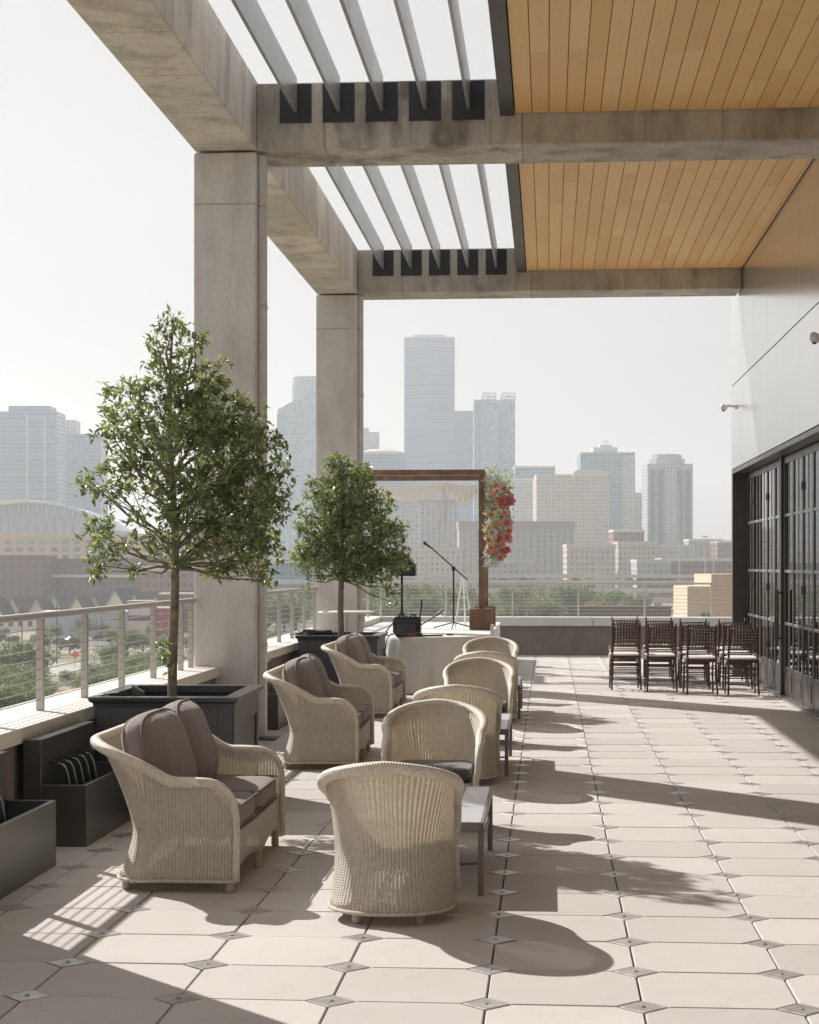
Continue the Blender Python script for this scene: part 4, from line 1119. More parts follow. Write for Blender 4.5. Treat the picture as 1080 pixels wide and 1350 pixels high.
soil = plain('bare_soil', (.40,.235,.125), .95, var=.2, sc=.3); dirt = plain('dry_grass', (.40,.33,.20), .95, var=.2, sc=.1)
def gquad(name, pts, mat, dz):
    vs = [ground_at(px, D) for px, D in pts]; o = MB().add([(x,y,G+dz) for x,y in vs], [tuple(range(len(vs)))[::-1]]).build(name, mat); struct(o); return o
gquad('road', [(-300,400),(30,348),(112,368),(150,398),(110,408),(20,398),(-300,440)], conc_l, .05)
gquad('bare_soil_patch', [(55,283),(85,278),(135,296),(150,318),(112,326),(70,312)], soil, .06)
gquad('parking_lot', [(40,478),(190,485),(270,520),(420,600),(420,640),(40,560)], asph, .05)
gquad('dry_field', [(560,720),(980,720),(980,850),(560,850)], dirt, .05)
# --- generic city pieces
def bldg(name, label, px0, px1, top, D, mat, rot=0, base=G, split=None, parts=None, roofm=None, group=None, depth=None):
    cx, cy = ground_at((px0+px1)/2, D); wpx = (px1-px0)/2400*D; ph = R(rot)
    sd = wpx/(abs(math.cos(ph))+abs(math.sin(ph))) if rot else wpx; dp = depth or sd
    if depth and rot: sd = (wpx-depth*abs(math.sin(ph)))/abs(math.cos(ph))
    t = thing(name, label, 'building', (cx,cy,base), YAW+ph, group); h = zat(top, D)-base
    m = MB().box(-sd/2, sd/2, -dp/2, dp/2, 0, h); m.build('tower_body', mat, t)
    if roofm:
        MB().box(-sd/2-.3, sd/2+.3, -dp/2-.3, dp/2+.3, h+.01, h+2.0).build('roof_parapet', roofm, t)
    t['w'] = sd; t['h'] = h; t['dp'] = dp
    return t
F = {}
F['blue1'] = facade('facade_blue_band', (.16,.28,.40), (.09,.19,.31), 4.0, 60, .5, 1.0)
F['blue2'] = facade('facade_blue_grid', (.15,.25,.36), (.08,.15,.25), 3.9, 1.8, .75, .7)
F['glassy'] = facade('facade_glass', (.30,.43,.52), (.20,.34,.44), 4.0, 3.0, .85, .88, .12)
F['teal'] = facade('facade_teal', (.26,.38,.44), (.10,.22,.30), 3.8, 5, .7, .8, .15)
F['white'] = facade('facade_white', (.50,.52,.53), (.28,.33,.38), 3.4, 3.4, .5, .5)
F['cream'] = facade('facade_cream', (.58,.52,.45), (.27,.27,.28), 3.6, 3.2, .5, .45)
F['strip'] = facade('facade_strip', (.42,.40,.385), (.19,.22,.26), 3.3, 4.5, .72, .35)
F['brick'] = facade('facade_brick', (.20,.115,.10), (.06,.06,.07), 4.0, 3.6, .5, .35)
F['brick2'] = facade('facade_redbrick', (.30,.17,.13), (.08,.08,.09), 4.0, 3.2, .5, .5)
F['apt'] = facade('facade_apartments', (.62,.46,.33), (.20,.25,.28), 4.2, 6.5, .55, .55)
roofw = plain('pale_roof', (.62,.60,.56), .8); roofg = plain('grey_roof', (.25,.24,.23), .85); wtrim = plain('white_trim', (.70,.69,.66), .6)
steelw = plain('white_steel', (.52,.56,.60), .5); bluegl = plain('blue_glass', (.10,.17,.22), .12)
# left group
t = bldg('office_tower', 'broad banded blue-grey office tower with a stepped top, leftmost of the tall towers', 5, 81, 545, 1750, F['blue1'], 0, depth=45)
MB().box(-t['w']*.36, t['w']*.36, -15, 15, t['h']+.01, t['h']+6).build('roof_block', F['blue1'], t)
m = MB()
for k in range(2): m.box(t['w']*(-.02+.30*k), t['w']*(.01+.30*k), -23.5, -22.6, 0, t['h']-3)
m.build('corner_shaft', steelw, t)
t = bldg('office_tower', 'lower blue-grey tower stepped beside the broad banded tower', 81, 138, 574, 1900, F['blue2'], 0, depth=45)
MB().box(-t['w']*.5, -t['w']*.12, -15, 15, t['h']+.01, t['h']+15).build('roof_block', F['white'], t)
t = bldg('office_tower', 'sliver of a blue-grey tower at the left edge behind the arena', -60, 4, 606, 2100, F['blue2'], 0, depth=45, roofm=roofg)
# arena with lattice front
D = 1300; cx, cy = ground_at(45, D)
t = thing('stadium', 'pale blue stadium with an arched roof and white lattice trusses, below the left towers', 'stadium', (cx,cy,G), YAW)
k_ = D/2400; zr = lambda py: zat(py, D)-G
def arc(x): 
    u = (x+10)/145.0; return zr(662)-max(0,(abs(u)))**2.2*(zr(662)-zr(722))
MB().prism([(-150*k_,0)]+[(x*k_, arc(x)) for x in range(-150,111,8)]+[(110*k_,0)], 0, 90, 1).build('arched_roof', plain('stadium_blue', (.33,.40,.45), .5), t)
m = MB()
for x in range(-146,108,12):
    a_, b_ = arc(x)-1, arc(x+6)-1; lo = zr(712)
    m.bar((x*k_,-.8,lo),((x+6)*k_,-.8,b_), .55, 4); m.bar(((x+12)*k_,-.8,lo),((x+6)*k_,-.8,b_), .55, 4); m.bar((x*k_,-.8,lo),(x*k_,-.8,a_), .5, 4)
    m.bar((x*k_,-.8,(lo+a_)/2),((x+12)*k_,-.8,(lo+arc(x+12))/2), .45, 4)
m.tube([(x*k_,-.8,arc(x)) for x in range(-150,111,8)], 1.3, 6); m.tube([(x*k_,-.8,zr(712)-6*k_+ (1-((x)/110)**2)*6*k_) for x in range(-108,109,12)], .9, 6)
m.build('lattice_truss', steelw, t)
MB().prism([(-150*k_,zr(668)),(-6*k_,zr(658)),(-6*k_,zr(662)),(-150*k_,zr(678))], -6, -1.5, 1).build('white_roof_edge', wtrim, t)
t = bldg('apartment_block', 'long beige building with blue-tinted windows in front of the stadium', -80, 262, 709, 1050, F['apt'], 0, depth=40, roofm=plain('beige_trim', (.66,.52,.40), .7))
t = bldg('brick_warehouse', 'long dark purplish brick warehouse above the row of gabled houses', -120, 66, 738, 860, F['brick'], 0, depth=30, roofm=plain('dark_brick_trim', (.17,.10,.09), .8))
t = bldg('brick_warehouse', 'brick warehouse with a pale ledge line, to the right of the dark one', 66, 255, 742, 880, F['brick'], 0, depth=30, roofm=plain('dark_brick_trim', (.17,.10,.09), .8))
MB().box(-t['w']/2, t['w']/2, -16.5, -15.1, t['h']-7, t['h']-5.6).build('ledge', wtrim, t)
t = bldg('brick_warehouse', 'brick building seen at the right of the near trunk beyond the houses', 190, 262, 752, 800, F['brick2'], 0, depth=26, roofm=wtrim)
# gabled row houses
hw = [plain('house_wall_a', (.75,.68,.58), .8, var=.06, sc=.3), plain('house_wall_b', (.55,.50,.43), .8, var=.06, sc=.3), plain('house_wall_c', (.78,.74,.68), .8, var=.06, sc=.3)]
slate_shaded = plain('slate_shaded_roof', (.07,.07,.085), .7, var=.15, sc=.5); tan_and_sunlit = plain('tan_and_sunlit_roof', (.56,.48,.39), .85, var=.12, sc=.5); pane = plain('house_window', (.06,.07,.09), .15)
hp = [(-40,790),(-14,788),(12,791),(38,786),(66,788),(92,783),(118,786),(144,782),(168,776),(196,780),(222,784),(248,778)]
labs = ['leftmost in view','second from the left','third from the left','fourth from left','fifth from the left','sixth from the left','seventh from the left','eighth from the left','tallest, right of the middle','just right of the tallest','next to the near trunk','partly behind the near trunk']
for i, (px, py) in enumerate(hp):
    D = 640+ (i % 2)*8; x, y = ground_at(px, D)
    t = thing('row_house', 'narrow gabled town house, %s of the row beyond the railing' % labs[i], 'house', (x,y,G), YAW+R(-15-6*(i%2)), 'gabled town houses beyond the railing')
    h = zat(py, D)-G; e = h-5.6; W_ = 3.45; dp = 10
    MB().prism([(-W_,0),(W_,0),(W_,e),(0,h-.5),(-W_,e)], -dp, dp, 1).build('wall', hw[i % 3], t)
    rm_ = MB()
    for s in (-1,1):
        vs = [(0,-dp-.5,h),(0,dp+.5,h),(s*(W_+.2),dp+.5,e-.3),(s*(W_+.2),-dp-.5,e-.3)]
        rm_.cur = 0 if s > 0 else 1  # sun side painted pale, shaded side painted dark, on one and the same roof
        rm_.add(vs+[(a_,b_,c_-.35) for a_,b_,c_ in vs], [(0,1,2,3),(4,7,6,5),(0,3,7,4),(1,5,6,2),(2,6,7,3),(0,4,5,1)])
    rm_.build('roof', [slate_shaded, tan_and_sunlit], t)
    for (wx, wz) in ((-1.8,e-2.6),(1.2,e-2.6),(-1.8,e-6),(1.2,e-6)):
        MB().box(wx, wx+1.1, -dp-.12, -dp+.05, wz, wz+1.7).build('window', pane, t)
    if i % 3 == 1: MB().box(1.5, 2.6, 1, 2.2, h-3, h+.6).build('chimney', hw[(i+1) % 3], t)
x, y = ground_at(140, 600)
def block(name, label, px0, px1, top, D, mat, dp=14, win=0, roof=None, cat='building', base=G, rot=0):
    x, y = ground_at((px0+px1)/2, D); w_ = (px1-px0)/2400*D; h = zat(top, D)-base
    t = thing(name, label, cat, (x,y,base), YAW+R(rot))
    MB().box(-w_/2, w_/2, 0, dp, 0, h).build('wall', mat, t)
    MB().box(-w_/2-.3, w_/2+.3, -.3, dp+.3, h+.01, h+.5).build('roof', roof or roofw, t)
    for k in range(win):
        xx = -w_/2+w_*(k+.5)/win; MB().box(xx-.7, xx+.7, -.1, .05, h*.45, h*.45+1.6).build('window', pane, t)
    return t
block('low_warehouse', 'long low pale blue shed between the railing posts, below the town houses', 52, 170, 808, 560, plain('pale_blue_wall', (.50,.56,.60), .7), 14, 0)
block('town_house', 'cream two-storey house with dark windows to the left of the near trunk', 168, 200, 794, 560, hw[2], 10, 5, tan_and_sunlit)
block('shop_building', 'red-walled low building just left of the near trunk, behind the railing', 198, 226, 803, 540, plain('red_wall', (.42,.06,.08), .7), 9, 0)
block('town_house', 'white low building at the left edge below the gabled houses', -30, 46, 818, 600, hw[2], 10, 6, roofw)
block('town_house', 'small brick house with arched roof beside the near trunk, behind the railing', 210, 262, 784, 590, plain('brick_wall_b', (.26,.13,.10), .8), 10, 5, wtrim)
# skyline, middle
def P2(px, D): return ground_at(px, D)
cx, cy = ground_at(410, 2300)
t = thing('round_tower', 'round pale blue glass tower partly behind the far column', 'tower', (cx,cy,G), YAW)
h = zat(498, 2300)-G; MB().lathe([(24,0),(24,h-8),(23,h-8),(23,h),(3,h+1)], n=40).build('tower_body', F['teal'], t); t['h'] = h
D = 2000; cx, cy = ground_at(402, D); k_ = D/2400
t = thing('glass_tower', 'pale glass tower with a sloping curved top between the two concrete columns', 'tower', (cx,cy,G), YAW)
prof_ = [(-36*k_,0)]+[((-36+i*72/12)*k_, zat(540-24*math.sin(i/12*math.pi*.55), D)-G) for i in range(13)]+[(36*k_,0)]
MB().prism(prof_, 0, 34, 1).build('tower_body', F['glassy'], t); MB().box(-36*k_-.6, -28*k_, -1, 33, 0, zat(546, D)-G).build('corner_glass', F['teal'], t)
t = bldg('office_tower', 'faint grey tower behind the sloping glass tower, left side', 352, 372, 566, 2500, F['white'], 0)
t = bldg('office_tower', 'pale stepped tower just right of the far column', 470, 500, 571, 2300, F['white'], 0, depth=40)
MB().box(-t['w']/2, t['w']*.05, -12, 12, t['h']+.01, t['h']+6).build('roof_block', F['white'], t)
t = bldg('office_tower', 'pale blue block with horizontal bands left of the tallest tower', 474, 534, 600, 2050, F['blue1'], 0, depth=40)
MB().lathe([(t['w']*.48,0),(t['w']*.48,3),(t['w']*.3,6)], n=30, z=t['h']+.01).build('curved_roof', roofw, t)
# tallest: five-sided slab
D = 2350; k_ = D/2400; cx, cy = ground_at(566, D)
t = thing('skyscraper', 'tallest blue-grey skyscraper with a flat top and a folded front', 'skyscraper', (cx,cy,G), YAW); h = zat(447, D)-G
poly = [(-33*k_,26),(-33*k_,-4),(2*k_,-16),(33.5*k_,-6),(33.5*k_,26)]
MB().prism(poly, 0, h, 2).build('tower_body', facade('facade_tall', (.19,.29,.41), (.13,.21,.33), 4.0, 60, .45, 1.0), t); MB().prism([(a_*1.005,b_*1.01) for a_,b_ in poly], h+.01, h+2.2, 2).build('roof_parapet', roofw, t)
MB().box(-20, 20, -5, 20, h+2.3, h+5).build('plant_room', steelw, t)
t = bldg('office_tower', 'dark blue-grey tower with a stepped shoulder, tucked right of the tallest one', 599, 624, 543, 2450, F['blue2'], 0, depth=36)
MB().box(-t['w']/2, t['w']*.7, -20, 20, 0, t['h']-24).build('shoulder', F['blue2'], t)
D = 2150; t = bldg('glass_tower', 'pale teal glass tower with two lattice crowns, right of the tallest one', 625, 678, 529, D, F['glassy'], 0, depth=40)
k_ = D/2400; h = t['h']
for (a_, b_) in ((-15,1),(10,26.5)):
    m = MB(); x0, x1 = a_*k_, b_*k_
    for x in (x0, (x0+x1)/2, x1): m.bar((x,-19,h),(x,-19,h+8), .7, 4); m.bar((x,19,h),(x,19,h+8), .7, 4)
    for z in (h+.6,h+4,h+8): m.bar((x0,-19,z),(x1,-19,z), .6, 4); m.bar((x0,-19,z),(x0,19,z), .5, 4)
    m.bar((x0,-19,h),(x1,-19,h+8), .5, 4); m.bar((x1,-19,h),(x0,-19,h+8), .5, 4); m.build('crown_lattice', wtrim, t)
MB().box(-t['w']*.5-.4, -t['w']*.34, -20.5, 19, 0, h-2).build('corner_glass', F['teal'], t); MB().box(t['w']*.1, t['w']*.2, -20.6, -19, 0, h-12).build('corner_glass', F['teal'], t)
t = bldg('office_tower', 'pale blue glass block behind the cream arched tower', 678, 730, 618, 1950, F['teal'], 0, depth=40, roofm=wtrim)
t = bldg('office_tower', 'narrow pale tower right behind the flowers', 674, 704, 634, 1850, F['white'], 0, depth=36, roofm=wtrim)
D = 1750; t = bldg('hotel_tower', 'cream tower with rows of small windows and a curved cornice', 705, 798, 630, D, F['cream'], 0, depth=50); h = t['h']; w_ = t['w']
m = MB(); m.prism([(w_*.02,h+.1),(w_*.02,h+3)]+[(w_*(.26+.25*math.cos(math.pi-a_*math.pi/10)), h+3+4.5*math.sin(a_*math.pi/10)) for a_ in range(11)]+[(w_*.5,h+.1)], -26.2, -10, 1); m.box(-w_*.5,w_*.0,-25.6,10,h+.02,h+2.2); m.build('cornice', plain('cream_trim', (.66,.58,.48), .7), t)
MB().box(w_*.34, w_*.52, -25.9, 20, 0, h-2).build('side_wing', F['cream'], t)
D = 1950; t = bldg('glass_tower', 'blue-grey tower with a white side wing and a stepped roof, behind the cream tower', 763, 834, 598, D, F['teal'], 0, depth=44); h = t['h']; w_ = t['w']
MB().box(w_*.28, w_*.502, -22.6, 21, 0, h-3).build('side_wing', F['white'], t)
m = MB().box(-w_*.25, w_*.2, -12, 12, h+.01, h+6); m.box(-w_*.12, w_*.1, -8, 8, h+6.01, h+9); m.bar((0,0,h+9),(0,0,h+14), .5, 4); m.bar((-4,0,h+13),(4,0,h+13), .6, 4); m.build('roof_block', wtrim, t)
t = bldg('office_tower', 'slim cream block between the two right-hand towers', 834, 850, 650, 2000, F['cream'], 0, depth=30)
D = 1800; t = bldg('residential_tower', 'rightmost tower, pale with dark glass strips and an octagonal crown', 850, 909, 613, D, F['white'], 0, depth=44); h = t['h']; w_ = t['w']
m = MB()
for a_ in (-.44,-.27,.17,.34): m.box(w_*a_, w_*(a_+.11), -23, -21.9, 0, h-6)
m.build('glass_strip', bluegl, t)
MB().lathe([(w_*.40,0),(w_*.40,6),(w_*.33,6.2),(w_*.33,10),(w_*.1,11)], n=8, z=h+.01).build('crown', F['white'], t)
m = MB().box(-w_*.12, w_*.14, -24, -22, 0, h+3); m.build('centre_bay', F['white'], t)
# middle ground blocks
t = bldg('county_building', 'wide grey-brown building with vertical window strips in front of the towers', 604, 752, 697, 1250, F['strip'], 0, depth=60); MB().box(-t['w']/2-.5,t['w']/2+.5,-30.6,30,t['h']-.5,t['h']+4.5).build('top_storey', plain('brown_band', (.34,.27,.25), .8), t)
t = bldg('office_block', 'pale white block with fine vertical lines behind the arch, left part', 497, 552, 672, 1400, F['white'], 0, depth=40)
t = bldg('office_block', 'grey-blue block behind the arch below the tallest tower', 553, 602, 664, 1500, F['strip'], 0, depth=40, roofm=roofg)
t = bldg('office_block', 'low pale building at the foot of the blocks behind the microphone', 540, 610, 722, 1150, F['cream'], 0, depth=30)
mids = [('small red-brown stepped building left of the rightmost tower',806,846,702,1350,'brick2'),('low cream arcade building below the red-brown one',812,864,718,1250,'cream'),('low beige building with arches in front of the cream tower',745,808,722,1150,'cream'),
 ('pale building at the foot of the rightmost tower',856,912,722,1400,'white'),('long low red brick building at the right, beside the tall poles',868,975,740,1150,'brick2'),('low grey building on the horizon right of the rightmost tower',905,948,714,1500,'strip'),('white-roofed low building at the far right of the skyline',942,985,716,1450,'brick2'),
 ('small white building beyond the elevated road on the right',836,880,742,1100,'white'),('low pale building left of the flowers beyond the road',640,700,742,1100,'white'),('pale building between the columns below the glass tower',350,420,728,1200,'white'),('low blue-grey building between the columns',355,440,742,1000,'blue2'),
 ('low long building under the arch left side beyond the road',478,545,738,1080,'strip'),('tan building behind the far tree near the road',430,480,700,1500,'cream')]
for (L_, a_, b_, tp, D, f_) in mids: bldg('low_building', L_, a_, b_, tp, D, F[f_], 0, depth=30, roofm=roofw if f_ != 'brick2' else wtrim)
# low wide far city so the horizon is never bare
for i in range(46):
    D = 2600+rng.uniform(0,1400); px = -250+i*31+rng.uniform(-8,8)
    bldg('distant_building', 'hazy low block on the far horizon behind the skyline', px-18, px+rng.uniform(8,30), 745-rng.uniform(3,16), D, F[rng.choice(['white','strip','cream','blue2'])], 0, depth=40, group='hazy blocks along the horizon')
# peach building close on the right
D = 330; x, y = ground_at(945, D)
side = NT('peach_siding'); v = side.coord(); z_ = side.sep(v)[2]; g_ = side.math('LESS_THAN', side.math('FRACT', side.math('DIVIDE', z_, .9)), .12)
side.col(side.mix(g_, (.68,.50,.37), (.52,.37,.27))); side.set(rough=.8); side = side.m
side2 = NT('cream_siding'); v = side2.coord(); z_ = side2.sep(v)[2]; g_ = side2.math('LESS_THAN', side2.math('FRACT', side2.math('DIVIDE', z_, .9)), .12)
side2.col(side2.mix(g_, (.68,.56,.42), (.52,.42,.31))); side2.set(rough=.8); side2 = side2.m
t = thing('peach_building', 'peach and cream sided building just beyond the far railing, beside the dark door frame', 'building', (x,y,G), YAW)
k_ = D/2400; MB().box(-7*k_*1, 40*k_, 0, 20, 0, zat(757,D)-G).build('tall_wing', side, t); MB().box(-38*k_, -7*k_-.01, .5, 18, 0, zat(773,D)-G).build('low_wing', side2, t)
for q_ in (-20,-12): MB().box(q_*k_, (q_+6)*k_, .38, .6, zat(826,D)-G, zat(808,D)-G).build('window', bluegl, t)
# elevated roads
deckm = plain('deck_concrete', (.60,.57,.53), .85, var=.1, sc=.05)
def deck(name, label, z, D, wdt, pxa, pxb, slope=0):
    xa, ya = ground_at(pxa, D); xb, yb = ground_at(pxb, D+slope)
    L_ = math.hypot(xb-xa, yb-ya); an = math.atan2(yb-ya, xb-xa)
    t = thing(name, label, 'bridge', (xa,ya,G), an); h = z-G
    MB().box(0, L_, 0, wdt, h-1.4, h).build('deck', deckm, t)
    MB().box(0, L_, -.3, -.01, h-1.2, h+.65).build('barrier', deckm, t); MB().box(0, L_, wdt+.01, wdt+.3, h-1.2, h+.65).build('barrier', deckm, t)
    MB().box(0, L_, .02, wdt-.02, h+.004, h+.03).build('carriageway', asph, t)
    for k in range(int(L_/32)):
        MB().box(k*32+6, k*32+8.2, wdt*.3, wdt*.7, 0, h-1.41).build('pier', deckm, t)
    return t, an, L_, h
d1 = deck('elevated_road', 'upper elevated road carrying the parked-looking cars, behind the arch', -6.2, 900, 34, 330, 1010, -60)
d2 = deck('elevated_road', 'elevated road running just below the car-carrying deck, across the view', -9.4, 800, 20, 330, 1040, 20)
d3 = deck('elevated_road', 'farthest elevated road, seen above the roofs of the cars', -4.5, 1060, 30, 330, 1010, 0)
d4 = deck('elevated_road', 'lowest elevated ramp behind the belt of trees on the right', -12.2, 700, 12, 640, 1000, 60)
# cars
paint = [plain('car_paint_white', (.7,.7,.7), .3), plain('car_paint_dark', (.05,.055,.06), .25), plain('car_paint_silver', (.35,.36,.38), .3), plain('car_paint_blue', (.07,.12,.25), .3), plain('car_paint_red', (.35,.05,.05), .3)]
tyre = plain('tyre', (.02,.02,.02), .9)
def car(i, x, y, z, rz, label, group, sc=1.0):
    t = thing('parked_car' if group.startswith('cars parked') else 'car', label, 'car', (x,y,z), rz, group)
    MB().prism([(-2.2,.35),(2.2,.35),(2.25,.75),(1.5,.92),(-2.0,.98),(-2.25,.8)], -.88, .88, 1).build('body', paint[i % 5], t)
    MB().prism([(-1.75,.97),(1.15,.93),(.45,1.42),(-1.2,1.45)], -.78, .78, 1).build('cabin', pane, t)
    for xx in (-1.35,1.35):
        for yy in (-.89,.72): MB().lathe([(.33,0),(.33,.18)], n=12).xf(Matrix.Translation((xx,yy+.17,.33)) @ Matrix.Rotation(R(90),4,'X')).build('wheel', tyre, t)
    t.scale = (sc,sc,sc); return t
words = ['white','dark','silver','blue','red']
spots_ = [(650,2),(664,1),(690,1),(704,2),(722,0),(760,1),(815,0),(832,2),(845,1),(858,1),(870,3),(884,1)]
for j, (px, ci) in enumerate(spots_):
    t, an, L_, h = d1; x, y = ground_at(px, 900-60*(px-330)/680+ (8 if j % 2 else 14))
    near = ['just right of the flowers','second past the flowers','third past the flowers','fourth past the flowers','left of the tall mast','below the cream tower','below the red-brown building','next to the white one below the brick building','below the rightmost tower, left','below the rightmost tower, middle','below the rightmost tower, right','beyond the tall light masts']
    car(ci, x, y, G+h+.03, an if j % 2 else an+math.pi, '%s car on the upper elevated road, %s' % (words[ci], near[j]), 'cars on the upper elevated road', 1.15)
for j, (px, D, ci) in enumerate(((66,505,3),(80,500,1),(98,508,0),(134,520,3),(150,515,2),(166,530,3),(182,522,0),(88,470,1),(360,760,0),(372,770,1),(384,755,2),(396,775,0),(408,765,3))):
    x, y = ground_at(px, D)
    pl = ['leftmost of the lot','second of the lot','third of the lot','behind the third railing post','just left of the low shed door','right of the blue one','beside the red building','near the orange sign','far lot between the columns, left','far lot between the columns, second','far lot between the columns, third','far lot between the columns, fourth','far lot between the columns, right'][j]
    car(ci, x, y, G+.06, YAW+R(20*(j % 3)), '%s parked car, %s' % (words[ci], pl), 'cars parked on the lots below', 1.15)
# poles, masts and the road sign
wood = plain('pole_wood', (.09,.07,.06), .9); mast = plain('mast_steel', (.55,.55,.54), .5)
for (px, D, tp, L_) in ((29,400,800,'dark utility pole between the left edge and the first railing post'),(75,400,796,'dark utility pole left of the orange road sign'),(134,520,803,'thin utility pole above the third railing bay'),):
    x, y = ground_at(px, D); h = zat(tp, D)-G; t = thing('utility_pole', L_, 'pole', (x,y,G), YAW)
    MB().bar((0,0,0),(0,0,h), .16, 8, r2=.11).build('pole', wood, t); MB().box(-1.1,1.1,-.08,.08,h-1.2,h-1.0).build('crossarm', wood, t)
    MB().lathe([(.2,0),(.25,.1),(.25,.8),(.2,.9)], .35, 0, 8, z=h-2.4).build('transformer', mast, t)
for (px, D, tp, L_) in ((896,760,644,'tall light mast with a small ring head in front of the rightmost tower'),(930,900,708,'tall thin steel mast right of the rightmost tower'),(941,900,714,'slightly shorter steel mast beside the other one'),(788,900,700,'thin light mast in front of the cream tower')):
    x, y = ground_at(px, D); h = zat(tp, D)-G; t = thing('light_mast', L_, 'mast', (x,y,G), YAW)
    MB().bar((0,0,0),(0,0,h), .42, 8, r2=.22).build('pole', mast, t); MB().box(-1.5,1.5,-.4,.4,h,h+.6,.1).build('lamp_head', wtrim, t)
x, y = ground_at(99, 386); t = thing('road_sign', 'orange diamond road work sign on a stand beside the street below', 'sign', (x,y,G), YAW)
MB().prism([(0,-.95),(.95,0),(0,.95),(-.95,0)], -.03, .03, 1).build('sign_plate', plain('sign_orange', (.85,.16,.03), .5), t).location = (0,0,2.7)
MB().bar((0,.05,0),(0,.05,2.6), .06, 6).build('post', mast, t)
m = MB(); m.bar((-.5,0,.05),(.5,0,.05), .05, 6); m.build('foot', mast, t)
# trees and bushes
def mktree(name, seed, H, Wd, mat, tr_h, label, cat='tree', group=None, n=900, ls=.55):
    rd = random.Random(seed); t = thing(name, label, cat, (0,0,0), 0, group); m = MB()
    cl = [(Vector((rd.uniform(-.32,.32)*Wd, rd.uniform(-.32,.32)*Wd, tr_h+(H-tr_h)*rd.uniform(.25,.8))), rd.uniform(.18,.34)*Wd) for _ in range(11)]
    tk = MB().tube([(0,0,0),(.1,0,tr_h),(0,.1,tr_h+(H-tr_h)*.5)], [H*.028+.04,H*.022+.03,H*.008+.01], 7)
    for c, r_ in cl:
        tk.tube([(.05,0,tr_h*.8), Vector((.05,0,tr_h)).lerp(c,.6), c], [.02*H*.6,.012*H*.6,.006*H*.4], 5)
        for k in range(n//11):
            d = Vector((rd.gauss(0,1), rd.gauss(0,1), rd.gauss(0,1))).normalized(); q = c+Vector((d.x*r_,d.y*r_,d.z*r_*.75))*(.55+.5*rd.random())
            if q.z < .1: q.z = .1+rd.random()*.3
            u = Vector((rd.gauss(0,1),rd.gauss(0,1),rd.gauss(0,.7))).normalized(); v_ = u.cross(Vector((rd.gauss(0,.6),rd.gauss(0,.6),1))).normalized(); l = ls*rd.uniform(.6,1.3); m.cc = rd.random()
            m.add([q-u*l*.5, q+v_*l*.3, q+u*l*.5, q-v_*l*.3], [(0,1,2,3)])
    m.cc = None
    tk.build('trunk', M['citybark'], t); m.build('crown', mat, t); return t
protoA = mktree('leafy_tree', 1, 8.5, 9, M['cityleaf'], 2.2, 'bushy green tree in the belt of trees beyond the far railing', group='belt of trees beyond the far railing', n=2600, ls=.55)
protoB = mktree('leafy_tree', 2, 7, 8, M['cityleaf2'], 1.6, 'pale dry-looking tree in the belt of trees beyond the far railing', group='belt of trees beyond the far railing', n=2400, ls=.5)
protoC = mktree('bush', 3, 3.4, 6, M['cityleaf'], .4, 'low green bush on the slope below the left railing', 'bush', 'bushes on the slope below the left railing', n=3200, ls=.32)
rt = random.Random(21); first = {'A':1,'B':1,'C':1}
def put(which, px, D, s, label=None):
    pr = {'A':protoA,'B':protoB,'C':protoC}[which]; x, y = ground_at(px, D)
    if first[which]:
        first[which] = 0; pr.location = (x,y,G); pr.scale = (s,s,s); pr.rotation_euler = (0,0,rt.uniform(0,6)); 
        if label: pr['label'] = label
        return pr
    o = dup(pr, (x,y,G), rt.uniform(0,6), label, s)
    return o
for i in range(58):
    px = 335+rt.uniform(0,1)*575; D = rt.uniform(520,740)
    if px > 840: px = 840-rt.uniform(0,200)
    put('A' if rt.random() < .6 else 'B', px, D, rt.uniform(1.25,1.9)*(1.0 if px < 780 else .85))
for px, D, s, L_ in ((22,330,1.3,None),(50,335,1.1,None),(-10,325,1.2,None),(140,372,.9,None),(158,380,.7,None)):
    o = put('A', px, D, s*.72, 'dark green tree on the near slope behind the left railing'); o['group'] = 'trees on the near slope behind the left railing'
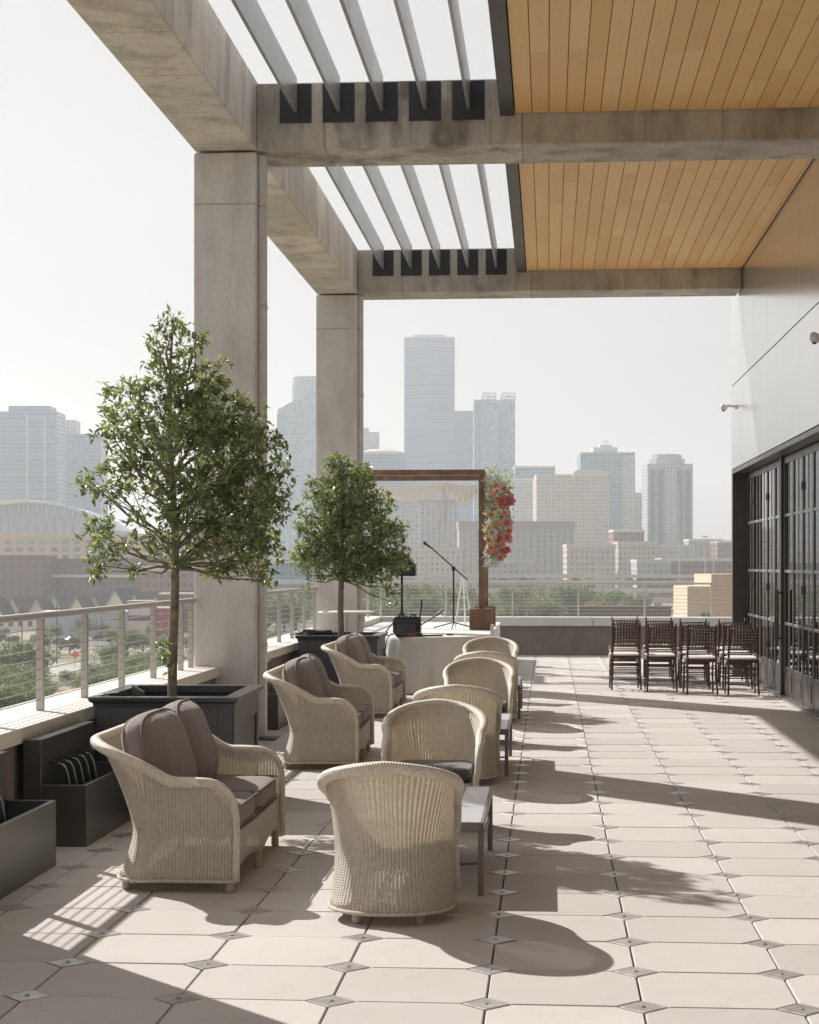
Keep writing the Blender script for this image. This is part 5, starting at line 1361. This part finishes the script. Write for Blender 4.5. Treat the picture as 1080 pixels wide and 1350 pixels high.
for i in range(14): 
    px = 70+i*14+rt.uniform(-4,4); o = put('A' if i % 2 else 'B', px, 700+rt.uniform(-15,15), 1.05, 'grey-green tree rising behind the gabled town houses'); o['group'] = 'trees behind the gabled houses'
for i in range(14): 
    o = put('B' if i % 3 else 'A', -5+i*19+rt.uniform(-5,5), 450+rt.uniform(-40,90), rt.uniform(.5,.8), 'small olive tree among the parked cars below the railing'); o['group'] = 'small trees among the parked cars'
for px, D, s in ((2,262,1.2),(18,272,1.3),(34,266,1.1),(-12,268,1.2),(48,285,.9),(10,290,1.3),(-20,290,1.3),(30,300,1.2),(122,318,.9),(134,325,.8),(150,330,1.0),(165,335,.9),(180,342,.9),(196,350,1.0),(90,338,.6),(60,300,.8),(205,330,1.0),(230,340,1.1),(250,360,1.2),(115,305,1.0),(140,305,1.0),(160,312,1.1),(180,320,1.1),(200,328,1.1),(-5,255,1.4),(25,255,1.4),(44,258,1.2),(8,315,1.3),(45,318,1.2),(125,345,.9),(150,352,1.0),(170,360,1.1),(190,375,1.2),(215,380,1.2)):
    put('C', px, D, s*.95)
for i in range(12): 
    px = 350+i*7; put('C', px, 420+rt.uniform(-40,80), 1.3, 'green bush seen through the railing between the two columns')
# parked train-like wall below the trees and dark hedge bank
block('boxcar_wall', 'long low dark brown wall running below the trees beyond the far railing', 705, 885, 801, 535, plain('brown_wall', (.17,.11,.11), .8), 3, 0, plain('brown_cap', (.24,.15,.13), .8), 'wall')
# ------------------------------------------------------------------ the air over the city
hz = NT('haze_air'); hz.n.remove(hz.p); pv = hz.new('ShaderNodeVolumePrincipled'); pv.inputs['Density'].default_value = .00027; pv.inputs['Color'].default_value = (.92,.95,.975,1); pv.inputs['Anisotropy'].default_value = .35
hz.link(pv.outputs[0], hz.out.inputs['Volume'])
o = MB().box(-4600, 4600, -1600, 7600, G-1.0, 360).build('haze', hz.m); o['kind'] = 'stuff'; o['label'] = 'thin pale daylight haze over the city'

for _o in bpy.data.objects:
    _l = _o.get('label')
    if _l and len(_l.split()) > 16: print('LONG', _o.name, _l)
